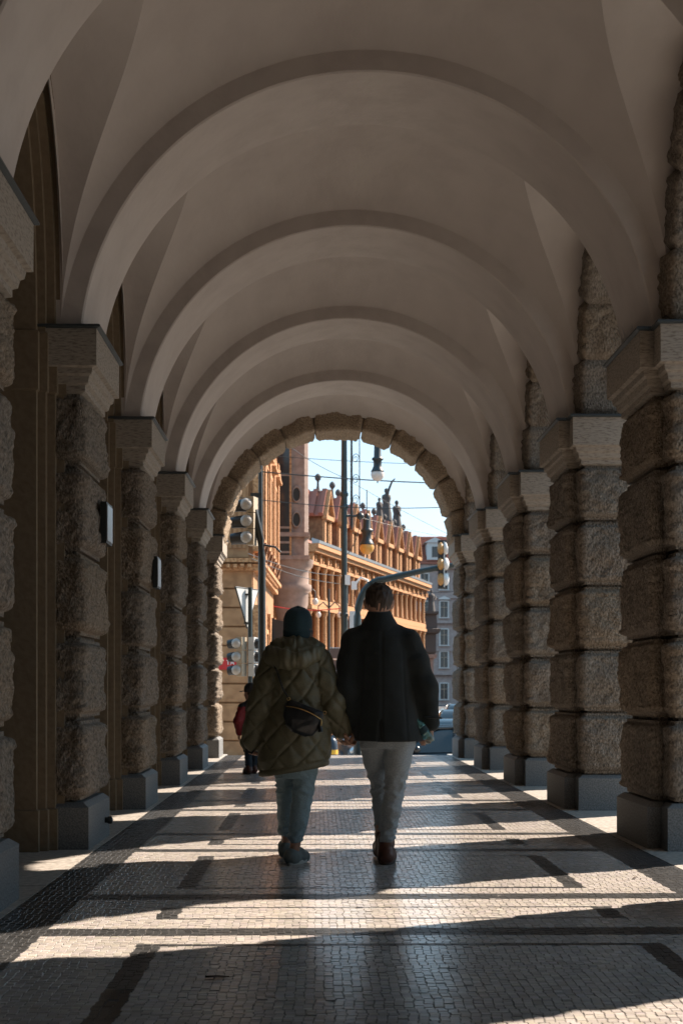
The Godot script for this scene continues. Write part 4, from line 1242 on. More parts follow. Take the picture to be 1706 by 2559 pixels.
func net(prims: Array, cell: float, k: float, relief := "", at := Vector3.ZERO) -> ArrayMesh:
	var lo := Vector3(1e9, 1e9, 1e9)
	var hi := -lo
	var boxes := []
	for p in prims:
		var a: Vector3
		var b: Vector3
		if p[0] == 0:
			var r: float = max(p[3], p[4])
			a = Vector3(min(p[1].x, p[2].x), min(p[1].y, p[2].y), min(p[1].z, p[2].z)) - Vector3.ONE * r
			b = Vector3(max(p[1].x, p[2].x), max(p[1].y, p[2].y), max(p[1].z, p[2].z)) + Vector3.ONE * r
		else:
			a = Vector3(1e9, 1e9, 1e9); b = -a
			for q in p[1]:
				a = a.min(Vector3(q[1] - q[3], q[0] - abs(p[2]) * 0.3, q[2] - q[4]))
				b = b.max(Vector3(q[1] + q[3], q[0] + abs(p[2]) * 0.3, q[2] + q[4]))
		boxes.append([a, b])
		lo = lo.min(a); hi = hi.max(b)
	var pad := k * 0.5 + cell * 2.5
	lo -= Vector3.ONE * pad; hi += Vector3.ONE * pad
	var nx := int((hi.x - lo.x) / cell) + 2
	var ny := int((hi.y - lo.y) / cell) + 2
	var nz_ := int((hi.z - lo.z) / cell) + 2
	var F := PackedFloat32Array()
	F.resize(nx * ny * nz_)
	F.fill(1.0)
	for pi in prims.size():
		var p: Array = prims[pi]
		var a: Vector3 = boxes[pi][0] - Vector3.ONE * pad
		var b: Vector3 = boxes[pi][1] + Vector3.ONE * pad
		var i0: int = max(0, int((a.x - lo.x) / cell)); var i1: int = min(nx - 1, int((b.x - lo.x) / cell) + 1)
		var j0: int = max(0, int((a.y - lo.y) / cell)); var j1: int = min(ny - 1, int((b.y - lo.y) / cell) + 1)
		var k0: int = max(0, int((a.z - lo.z) / cell)); var k1: int = min(nz_ - 1, int((b.z - lo.z) / cell) + 1)
		var cap: bool = p[0] == 0
		var A := Vector3.ZERO
		var AB := Vector3.ZERO
		var L2 := 1.0
		var ra := 0.0
		var rb := 0.0
		var fz := 1.0
		if cap:
			A = p[1]; AB = p[2] - p[1]; L2 = max(1e-9, AB.length_squared()); ra = p[3]; rb = p[4]; fz = p[5]
		for j in range(j0, j1 + 1):
			var y := lo.y + j * cell
			var row: Array = loft_at(p[1], y) if not cap else []
			for i in range(i0, i1 + 1):
				var x := lo.x + i * cell
				if not cap and p[2] != 0.0: row = loft_at(p[1], y - p[2] * x)
				var base := (j * nx + i) * nz_
				for q in range(k0, k1 + 1):
					var z := lo.z + q * cell
					var d := 0.0
					if cap:
						var v := Vector3(x, y, z) - A
						var t: float = clamp(v.dot(AB) / L2, 0.0, 1.0)
						v -= AB * t
						v.z /= fz
						d = v.length() - lerp(ra, rb, t)
					else:
						var ex: float = (x - row[1]) / row[3]
						var ez: float = (z - row[2]) / row[4]
						d = (sqrt(ex * ex + ez * ez) - 1.0) * min(row[3], row[4])
						var ye: float = y - p[2] * x
						var dy: float = max(p[1][0][0] - ye, ye - p[1][-1][0])
						if dy > d: d = dy
					var f := F[base + q]
					var h: float = max(k - abs(f - d), 0.0) / k
					F[base + q] = min(f, d) - h * h * k * 0.25
	# surface nets
	var V := PackedVector3Array()
	var I := PackedInt32Array()
	var id := PackedInt32Array()
	id.resize(nx * ny * nz_)
	id.fill(-1)
	var sy := nx * nz_
	var sx := nz_
	var offs := [0, 1, sx, sx + 1, sy, sy + 1, sy + sx, sy + sx + 1]
	var pos := [Vector3(0, 0, 0), Vector3(0, 0, 1), Vector3(1, 0, 0), Vector3(1, 0, 1), Vector3(0, 1, 0), Vector3(0, 1, 1), Vector3(1, 1, 0), Vector3(1, 1, 1)]
	var edges := [[0, 1], [2, 3], [4, 5], [6, 7], [0, 2], [1, 3], [4, 6], [5, 7], [0, 4], [1, 5], [2, 6], [3, 7]]
	for j in ny - 1:
		for i in nx - 1:
			var base := (j * nx + i) * nz_
			for q in nz_ - 1:
				var c := base + q
				var f0 := F[c]
				if f0 > 0.06: continue
				var m := 0
				for e in 8:
					if F[c + offs[e]] < 0.0: m += 1
				if m == 0 or m == 8: continue
				var s := Vector3.ZERO
				var cnt := 0
				for e in edges:
					var u := F[c + offs[e[0]]]
					var w := F[c + offs[e[1]]]
					if (u < 0.0) != (w < 0.0):
						s += pos[e[0]].lerp(pos[e[1]], u / (u - w))
						cnt += 1
				id[c] = V.size()
				V.append(lo + (Vector3(i, j, q) + s / cnt) * cell)
	for j in range(1, ny - 1):
		for i in range(1, nx - 1):
			var base := (j * nx + i) * nz_
			for q in range(1, nz_ - 1):
				var c := base + q
				var f := F[c]
				if f > 0.06 and F[c + 1] > 0.06: continue
				var ins := f < 0.0
				for ax in 3:
					var st_: int = [sx, sy, 1][ax]
					if (F[c + st_] < 0.0) == ins: continue
					var u: int = [sy, 1, sx][ax]
					var w: int = [1, sx, sy][ax]
					var a := id[c]; var b := id[c - u]; var d := id[c - u - w]; var e := id[c - w]
					if a < 0 or b < 0 or d < 0 or e < 0: continue
					if ins: I.append_array([a, d, b, a, e, d])
					else: I.append_array([a, b, d, a, d, e])
	if relief:
		var N := PackedVector3Array()
		N.resize(V.size())
		for t in range(0, I.size(), 3):
			var nn := (V[I[t + 2]] - V[I[t]]).cross(V[I[t + 1]] - V[I[t]])
			for e in 3: N[I[t + e]] += nn
		for v in V.size():
			V[v] += N[v].normalized() * relief_of(relief, V[v], N[v].normalized(), at)
	return smooth_mesh(V, I)


const COAT_ROWS := [[0.615, -0.020, 0.0, 0.226, 0.165], [0.72, -0.018, 0.0, 0.238, 0.178], [0.88, -0.010, 0.0, 0.228, 0.176], [1.03, -0.002, 0.0, 0.208, 0.166], [1.18, 0.0, 0.0, 0.195, 0.152], [1.29, 0.0, 0.0, 0.185, 0.138], [1.37, 0.0, 0.0, 0.15, 0.118], [1.44, 0.005, 0.0, 0.095, 0.092]]
const COAT_LEFT := [Vector3(-0.150, 1.318, 0), Vector3(-0.188, 1.19, 0.02), Vector3(-0.232, 1.04, 0.04), Vector3(-0.303, 0.795, -0.02)]
const COAT_RIGHT := [Vector3(0.145, 1.318, 0), Vector3(0.180, 1.19, 0.025), Vector3(0.228, 1.055, 0.05), Vector3(0.292, 0.885, -0.02)]

func wool_fold(v: Vector3, n: Vector3) -> float:
	var o := 0.0035 * nf.get_noise_3d(v.x * 7.0, v.y * 5.0, v.z * 7.0) + 0.004 * nf.get_noise_3d(v.x * 9.0 + v.y * 7.0, v.y * 10.0 - v.x * 6.0, v.z * 6.0) * (1.0 if abs(v.x) > 0.2 else 0.5)
	if n.z > 0.3 and abs(v.x) < 0.25:
		o -= 0.005 * exp(-pow((v.x + 0.006) / 0.008, 2))
		o -= 0.004 * exp(-pow((abs(v.x) - 0.125 - 0.05 * (1.45 - v.y)) / 0.008, 2)) * smoothstep(1.45, 1.3, v.y)
		if v.y < 0.94: o -= 0.03 * exp(-pow((v.x + 0.018) / (0.004 + 0.010 * (0.94 - v.y) / 0.14), 2))
	return o

func quilt(v: Vector3) -> float:
	var u := 0.0
	var w := v.y
	var arm: Array = COAT_LEFT if v.x < 0 else COAT_RIGHT
	var on_arm := false
	var best := 1e9
	var at := Vector3.ZERO
	for i in 3:
		var e: Vector3 = arm[i + 1] - arm[i]
		var t: float = clamp((v - arm[i]).dot(e) / e.length_squared(), 0.0, 1.0)
		var q: Vector3 = arm[i] + e * t
		if q.distance_to(v) < best:
			best = q.distance_to(v); at = q
	var row: Array = loft_at(COAT_ROWS, v.y - 0.17 * v.x)
	var ex: float = (v.x - row[1]) / row[3]
	var ez: float = (v.z - row[2]) / row[4]
	if sqrt(ex * ex + ez * ez) > 1.06: on_arm = true
	var seam := 0.0
	if on_arm:
		u = atan2(v.x - at.x, v.z - at.z) * 0.085 + 0.05
	else:
		u = atan2(v.x, v.z) * 0.20
		seam = exp(-pow((sqrt(ex * ex + ez * ez) - 1.06) / 0.03, 2)) * (1.0 if v.y < 1.34 and v.y > 0.95 else 0.0)
	var warp := 0.012 * nf.get_noise_3d(v.x * 5.0, v.y * 5.0, v.z * 5.0)
	var s := 0.185
	var a := (u + 0.92 * w + warp + 0.05) / s
	var b2 := (u - 0.92 * w - warp + 0.03) / s
	var da: float = abs(a - round(a)) * s * 0.72
	var db: float = abs(b2 - round(b2)) * s * 0.72
	var g: float = max(exp(-pow(da / 0.0085, 2)), exp(-pow(db / 0.0085, 2)))
	var puff: float = min(1.0, min(da, db) / 0.05)
	var hem: float = v.y - 0.17 * v.x
	var o: float = -0.006 * g + 0.0085 * sqrt(puff) + 0.0045 * nf.get_noise_3d(v.x * 16.0 + w * 8.0, v.y * 16.0, v.z * 16.0) * (0.4 + 0.6 * (1.0 - g)) - 0.012 * seam
	if hem < 0.66: o = lerp(o, 0.004, smoothstep(0.66, 0.645, hem)) - 0.008 * exp(-pow((hem - 0.652) / 0.007, 2))
	return o

func relief_of(kind: String, v: Vector3, n: Vector3, at: Vector3) -> float:
	match kind:
		"leather": return 0.002 * nf.get_noise_3dv(v * 30.0) - (0.1 * (0.018 - v.y) if v.y < 0.018 else 0.0)
		"short_hair": return 0.004 * nf.get_noise_3d(v.x * 70.0, v.y * 14.0, v.z * 40.0) + (0.006 if v.y > at.y + 0.06 else 0.0) - 0.003 * smoothstep(-0.03, -0.085, v.y - at.y)
		"jeans": return denim_fold(v, 0.0075 if v.y < 0.62 else 0.004) + (0.006 if v.y < 0.185 else 0.0)
		"long_hair": return 0.004 * nf.get_noise_3d(v.x * 80.0, v.y * 9.0, v.z * 60.0)
		"cuffed_jeans": return denim_fold(v, 0.0065) + (0.008 if v.y < 0.205 else 0.0)
		"hood": return 0.007 * nf.get_noise_3d(v.x * 26.0, v.y * 9.0 + v.x * 8.0, v.z * 12.0) - 0.008 * exp(-pow(v.x / 0.006, 2)) - 0.006 * exp(-pow((v.y - 1.385 - 0.3 * abs(v.x)) / 0.008, 2))
		"bag": return -0.004 * exp(-pow((v.y - 0.024 + 1.4 * v.x * v.x) / 0.004, 2)) + 0.0015 * nf.get_noise_3dv(v * 25.0)
		"shell": return 0.006 * nf.get_noise_3d(v.x * 14.0, v.y * 22.0, v.z * 14.0)
		"trousers": return denim_fold(v, 0.006)
		"wool": return wool_fold(v, n)
		"quilt": return quilt(v)
	return 0.0

func capsule(a: Vector3, b: Vector3, ra: float, rb: float, fz := 1.0) -> Array:
	return [0, a, b, ra, rb, fz]

func chain(pts: Array, rad: Array, fz := 1.0) -> Array:
	var o := []
	for i in pts.size() - 1: o.append(capsule(pts[i], pts[i + 1], rad[i], rad[i + 1], fz))
	return o

# a hand: wrist, direction of the fingers, side the thumb leaves from, direction the fingers curl to
func hand_prims(w: Vector3, d: Vector3, side: Vector3, curl: Vector3, c: float, s := 1.0) -> Array:
	var o := []
	d = d.normalized(); side = side.normalized(); curl = curl.normalized()
	var palm := w + d * 0.05 * s
	for k in 4:
		var off: Vector3 = side * (0.026 - 0.0175 * k) * s
		var root: Vector3 = w + d * 0.085 * s + off
		o.append(capsule(w + d * 0.005 + off * 0.55, root, 0.017 * s, 0.0125 * s))
		var L: float = [0.068, 0.076, 0.071, 0.055][k] * s
		var p0 := root
		var dir := d
		for q in 3:
			dir = (dir * cos(c * (0.75 + 0.2 * q)) + curl * sin(c * (0.75 + 0.2 * q))).normalized()
			var p1: Vector3 = p0 + dir * L * [0.45, 0.32, 0.26][q]
			o.append(capsule(p0, p1, (0.0098 - 0.0008 * q) * s, (0.0092 - 0.0009 * q) * s))
			p0 = p1
			curl = curl if q < 1 else (curl - d * 0.3).normalized()
	var t0 := w + d * 0.03 * s + side * 0.028 * s
	var t1: Vector3 = t0 + (d * 0.7 + side * 0.55 + curl * 0.45).normalized() * 0.038 * s
	var t2: Vector3 = t1 + (d * 0.8 + side * 0.05 + curl * 0.6).normalized() * 0.032 * s
	o.append(capsule(w + d * 0.02 * s + side * 0.012 * s, t0, 0.016 * s, 0.014 * s))
	o.append(capsule(t0, t1, 0.0135 * s, 0.011 * s))
	o.append(capsule(t1, t2, 0.011 * s, 0.0085 * s))
	return o

func head_prims(c: Vector3, s: float, face: Vector3) -> Array:
	# c: middle of the skull; face: direction of the nose
	var f := face.normalized()
	var r := f.cross(Vector3.UP).normalized()
	var U := Vector3.UP
	var o := [
		capsule(c - f * 0.022 * s + U * 0.012 * s, c + f * 0.02 * s + U * 0.016 * s, 0.086 * s, 0.080 * s),
		capsule(c - f * 0.03 * s - U * 0.03 * s, c + f * 0.02 * s - U * 0.03 * s, 0.072 * s, 0.066 * s),
		capsule(c + f * 0.035 * s - U * 0.045 * s, c + f * 0.062 * s - U * 0.098 * s, 0.052 * s, 0.028 * s),   # jaw and chin
		capsule(c - U * 0.06 * s - f * 0.015 * s, c - U * 0.17 * s - f * 0.035 * s, 0.058 * s, 0.062 * s),      # neck
		capsule(c + f * 0.095 * s + U * 0.0 * s, c + f * 0.112 * s - U * 0.035 * s, 0.011 * s, 0.014 * s),      # nose
		capsule(c + f * 0.088 * s - U * 0.068 * s - r * 0.014 * s, c + f * 0.088 * s - U * 0.068 * s + r * 0.014 * s, 0.012 * s, 0.012 * s)]   # mouth
	for q in [-1, 1]:
		o.append(capsule(c + f * 0.082 * s + U * 0.018 * s + r * q * 0.018 * s, c + f * 0.074 * s + U * 0.016 * s + r * q * 0.045 * s, 0.013 * s, 0.011 * s))   # brow
		o.append(capsule(c + r * q * 0.091 * s - U * 0.006 * s - f * 0.012 * s, c + r * q * 0.084 * s - U * 0.048 * s, 0.016 * s, 0.011 * s))                  # ear
	return o

func shoe(p: Node3D, at: Vector3, yaw: float, L: float, W: float, upper: Material, sole: Material, tall: float, called: String, pitch := 0.0) -> void:
	# heel at the origin, toe towards -z
	var pr := [capsule(Vector3(0, 0.055, 0.0), Vector3(0, 0.05, -L * 0.45), W * 0.46, W * 0.48), capsule(Vector3(0, 0.045, -L * 0.45), Vector3(0.006, 0.036, -L * 0.78), W * 0.5, W * 0.42),
		capsule(Vector3(0, 0.06, 0.0), Vector3(0, tall, -0.015), W * 0.46, W * 0.5), capsule(Vector3(0, tall * 0.8, -0.02), Vector3(0, 0.06, -L * 0.45), W * 0.36, W * 0.36)]
	var n := Node3D.new(); n.name = called; p.add_child(n, true)
	n.position = at; n.rotation = Vector3(pitch, yaw, 0)
	var m := net(pr, 0.009, 0.03, "leather")
	put(m, "upper", upper, n)
	var rows := []
	for yy in [[0.0, 0.94], [0.006, 1.0], [0.024, 1.02], [0.03, 0.96]]:
		var r := PackedVector3Array()
		for k in 28:
			var a := -TAU * k / 28
			var zc: float = -L * 0.37 - sin(a) * 0.0
			var zz: float = zc - cos(a) * (L * 0.5) * yy[1]
			var wid: float = W * (0.5 + 0.07 * cos(a + 0.3)) * yy[1]
			r.append(Vector3(sin(a) * wid, yy[0], zz))
		rows.append(r)
	put(grid_mesh(rows, true, true), "sole", sole, n)
	var lace := []
	for k in 4:
		var z := -0.06 - k * 0.025
		lace.append(tube([Vector3(-0.022, tall * 0.72 - k * 0.012, z), Vector3(0, tall * 0.78 - k * 0.012, z - 0.005), Vector3(0.022, tall * 0.72 - k * 0.012, z)], [0.003], 5))
	put(join(lace), "lace", sole, n)

func cloth(called: String, r: float, g: float, b: float, rough: float, sheen := 0.0) -> StandardMaterial3D:
	var m := grained(called, [[r * 0.82, g * 0.82, b * 0.82], [r, g, b], [r * 1.15, g * 1.15, b * 1.15]], rough, Vector3(3, 3, 3), 0.05, 4, 70, 0.05, Vector3.ONE, 0.2)
	m.uv1_world_triplanar = false
	if sheen > 0.0:
		m.rim_enabled = true; m.rim = sheen; m.rim_tint = 0.5
	return m

func denim_fold(v: Vector3, amp: float) -> float:
	# slanted creases, crowding behind the knee and above the hem
	var n1 := nf.get_noise_3d(v.x * 5.0 + v.y * 4.0, v.y * 13.0 - v.x * 5.0, v.z * 4.0)
	var n2 := nf.get_noise_3d(v.x * 9.0 - v.y * 5.0 + 7.0, v.y * 24.0 + v.x * 8.0, v.z * 7.0)
	var crowd: float = 0.45 + 0.9 * exp(-pow((v.y - 0.5) / 0.1, 2)) + 0.8 * smoothstep(0.34, 0.2, v.y)
	return amp * crowd * (pow(1.0 - abs(n1), 4) * 1.3 + pow(1.0 - abs(n2), 4) * 0.7 - 0.8)

func people() -> void:
	cloth("wool", 0.0095, 0.014, 0.0148, 0.95, 0.25)
	cloth("nylon", 0.108, 0.101, 0.060, 0.55)
	cloth("grey_denim", 0.30, 0.335, 0.355, 0.9)
	cloth("blue_denim", 0.22, 0.31, 0.35, 0.9)
	cloth("knit", 0.016, 0.044, 0.057, 0.95, 0.2)
	cloth("red_shell", 0.20, 0.012, 0.016, 0.7)
	cloth("black_shell", 0.012, 0.012, 0.014, 0.7)
	cloth("navy_trousers", 0.02, 0.03, 0.042, 0.9)
	plain("skin", 0.38, 0.215, 0.15, 0.55)
	plain("brown_hair", 0.035, 0.022, 0.014, 0.6)
	plain("auburn_hair", 0.16, 0.075, 0.035, 0.55)
	plain("brown_leather", 0.085, 0.029, 0.016, 0.42)
	plain("boot_sole", 0.05, 0.035, 0.028, 0.7)
	plain("suede", 0.15, 0.175, 0.17, 0.9)
	plain("pale_sole", 0.42, 0.43, 0.41, 0.7)
	plain("black_leather", 0.012, 0.014, 0.016, 0.38)
	man()
	woman()
	child()

func man() -> void:
	var P := thing("person", "person in black wool coat and grey jeans walking hand in hand, bottle in one hand", "person", Vector3(0.432, 0, -9.3), deg_to_rad(-1.0), "people walking out of the arcade")
	# body: one surface from the head to the feet, mostly under the clothes
	var hd := Vector3(-0.022, 1.722, -0.02)
	var b := head_prims(hd, 1.0, Vector3(0.05, -0.02, -1))
	b.append([1, [[0.82, 0.03, 0, 0.14, 0.10], [1.05, 0.02, 0, 0.14, 0.10], [1.35, 0.0, 0, 0.16, 0.11], [1.48, -0.01, 0, 0.13, 0.09], [1.56, -0.02, 0.01, 0.06, 0.06]], 0.0])
	b.append_array(chain([Vector3(0.10, 0.88, 0.02), Vector3(0.078, 0.50, 0.03), Vector3(0.03, 0.12, 0.03)], [0.08, 0.05, 0.038]))
	b.append_array(chain([Vector3(-0.05, 0.88, -0.02), Vector3(-0.012, 0.51, -0.2), Vector3(0.0, 0.12, -0.36)], [0.08, 0.05, 0.038]))
	b.append_array(chain([Vector3(0.17, 1.44, 0), Vector3(0.283, 1.15, 0.03), Vector3(0.305, 0.93, -0.02)], [0.05, 0.04, 0.03]))
	b.append_array(chain([Vector3(-0.18, 1.44, 0), Vector3(-0.23, 1.15, 0.05), Vector3(-0.165, 0.90, -0.03)], [0.05, 0.04, 0.03]))
	put(net(b, 0.012, 0.02), "body", M.skin, P)
	put(net(hand_prims(Vector3(0.312, 0.905, -0.02), Vector3(0.03, -1, 0.0), Vector3(-0.3, 0.1, -1), Vector3(-0.95, -0.2, 0.25), 0.85), 0.005, 0.008), "hand", M.skin, P)
	put(net(hand_prims(Vector3(-0.170, 0.885, -0.03), Vector3(-0.42, -1, -0.05), Vector3(0.1, 0.2, -1), Vector3(-0.85, 0.1, 0.35), 0.7), 0.005, 0.008), "hand", M.skin, P)
	# hair: short at the nape, longer on the crown
	var hp := [capsule(hd + Vector3(0, 0.018, 0.022), hd + Vector3(0, 0.026, -0.03), 0.0925, 0.089), capsule(hd + Vector3(0, -0.03, 0.034), hd + Vector3(0, 0.0, 0.02), 0.064, 0.080), capsule(hd + Vector3(0, -0.095, 0.022), hd + Vector3(0, -0.04, 0.03), 0.052, 0.064)]
	put(net(hp, 0.007, 0.02, "short_hair", hd), "hair", M.brown_hair, P)
	var tuft := []
	var r := RandomNumberGenerator.new(); r.seed = 4
	for i in 34:
		var a := Vector3(hd.x + r.randf_range(-0.05, 0.05), hd.y + 0.108, hd.z + r.randf_range(-0.06, 0.03))
		var e := a + Vector3(r.randf_range(-0.045, 0.015), r.randf_range(0.004, 0.022), r.randf_range(-0.02, 0.02))
		tuft.append(tube([a - Vector3(0, 0.012, 0), a.lerp(e, 0.5) + Vector3(0, 0.006, 0), e], [0.0022, 0.0018, 0.0006], 4))
	put(join(tuft), "hair_tuft", M.brown_hair, P)
	# jeans
	var j := [[1, [[0.76, 0.032, 0.0, 0.175, 0.115], [0.86, 0.035, 0.0, 0.185, 0.125], [1.0, 0.03, 0.0, 0.165, 0.115]], 0.0]]
	j.append_array(chain([Vector3(0.118, 0.80, 0.02), Vector3(0.098, 0.68, 0.022), Vector3(0.078, 0.50, 0.03), Vector3(0.056, 0.36, 0.055), Vector3(0.030, 0.185, 0.03)], [0.098, 0.086, 0.067, 0.066, 0.052]))
	j.append_array(chain([Vector3(-0.055, 0.80, -0.02), Vector3(-0.04, 0.68, -0.09), Vector3(-0.010, 0.51, -0.2), Vector3(0.004, 0.36, -0.26), Vector3(0.016, 0.185, -0.34)], [0.094, 0.084, 0.067, 0.064, 0.052]))
	put(net(j, 0.0095, 0.018, "jeans"), "jeans", M.grey_denim, P)
	shoe(P, Vector3(0.022, 0.0, 0.03), deg_to_rad(-6), 0.29, 0.112, M.brown_leather, M.boot_sole, 0.165, "boot")
	shoe(P, Vector3(0.014, 0.0, -0.34), deg_to_rad(3), 0.29, 0.112, M.brown_leather, M.boot_sole, 0.165, "boot", deg_to_rad(6))
	# coat
	var c := [[1, [[0.805, 0.04, 0.0, 0.226, 0.158], [0.95, 0.032, 0.0, 0.217, 0.152], [1.10, 0.012, 0.0, 0.205, 0.147], [1.25, 0.004, 0.0, 0.205, 0.147], [1.38, 0.0, 0.0, 0.205, 0.138], [1.47, -0.006, 0.0, 0.175, 0.118], [1.535, -0.014, 0.0, 0.125, 0.098], [1.59, -0.02, 0.0, 0.085, 0.082]], 0.0]]
	c.append_array(chain([Vector3(-0.02, 1.535, 0.0), Vector3(0.165, 1.468, 0.0)], [0.07, 0.07]))
	c.append_array(chain([Vector3(-0.02, 1.535, 0.0), Vector3(-0.185, 1.468, 0.0)], [0.07, 0.07]))
	c.append_array(chain([Vector3(0.175, 1.448, 0), Vector3(0.222, 1.32, 0.015), Vector3(0.284, 1.15, 0.03), Vector3(0.312, 0.925, -0.02)], [0.084, 0.078, 0.073, 0.063]))
	c.append_array(chain([Vector3(-0.19, 1.448, 0), Vector3(-0.215, 1.32, 0.02), Vector3(-0.238, 1.15, 0.05), Vector3(-0.158, 0.90, -0.03)], [0.082, 0.078, 0.07, 0.056]))
	put(net(c, 0.0095, 0.035, "wool"), "coat", M.wool, P)
	# collar: stands up round the neck and folds over
	var rows := []
	for q in [[1.535, 0.128, 0.112], [1.575, 0.118, 0.105], [1.62, 0.090, 0.090], [1.652, 0.076, 0.082], [1.658, 0.070, 0.076], [1.645, 0.066, 0.072], [1.60, 0.068, 0.072]]:
		var rr := PackedVector3Array()
		for k in 40:
			var a := -TAU * k / 40
			rr.append(Vector3(-0.02 + cos(a) * q[1], q[0] + 0.012 * sin(a) * -1.0, -0.005 + sin(a) * q[2]))
		rows.append(rr)
	put(grid_mesh(rows, true), "collar", M.wool, P)
	for s in [-1, 1]:
		var e := build(bx(0, 0, 0, 0.12, 0.012, 0.045), "epaulette", M.wool, P, Vector3(-0.01 + s * 0.13, 1.555, 0.0))
		e.rotation.z = -s * 0.42
	put(tube([Vector3(0.252, 0.965, 0.02), Vector3(0.30, 0.962, 0.058), Vector3(0.355, 0.958, 0.04), Vector3(0.38, 0.955, 0.0)], [0.014], 8, 0.5), "cuff_strap", M.wool, P)
	# bottle
	var gl := plain("bottle_plastic", 0.30, 0.62, 0.62, 0.06)
	gl.transparency = BaseMaterial3D.TRANSPARENCY_ALPHA
	gl.albedo_color = Color(0.42, 0.72, 0.72, 0.30)
	plain("bottle_water", 0.5, 0.75, 0.75, 0.02)
	var B := thing("water_bottle", "clear teal plastic water bottle held in the hand beside the black coat", "bottle", Vector3(0.432 + 0.318, 0.80, -9.27))
	B.rotation = Vector3(0.15, 0, 0.62)
	put(lathe([[0.012, 0.0], [0.028, 0.002], [0.033, 0.012], [0.033, 0.03], [0.0305, 0.036], [0.033, 0.042], [0.033, 0.06], [0.0305, 0.066], [0.033, 0.072], [0.033, 0.13], [0.03, 0.145], [0.016, 0.18], [0.0125, 0.19], [0.0125, 0.2]], 24), "shell", gl, B)
	put(lathe([[0.0155, 0.197], [0.0155, 0.213], [0.012, 0.215]], 16), "cap", M.knit, B)
	put(lathe([[0.0338, 0.078], [0.0340, 0.08], [0.0340, 0.118], [0.0338, 0.12]], 24), "label_band", M.knit, B)

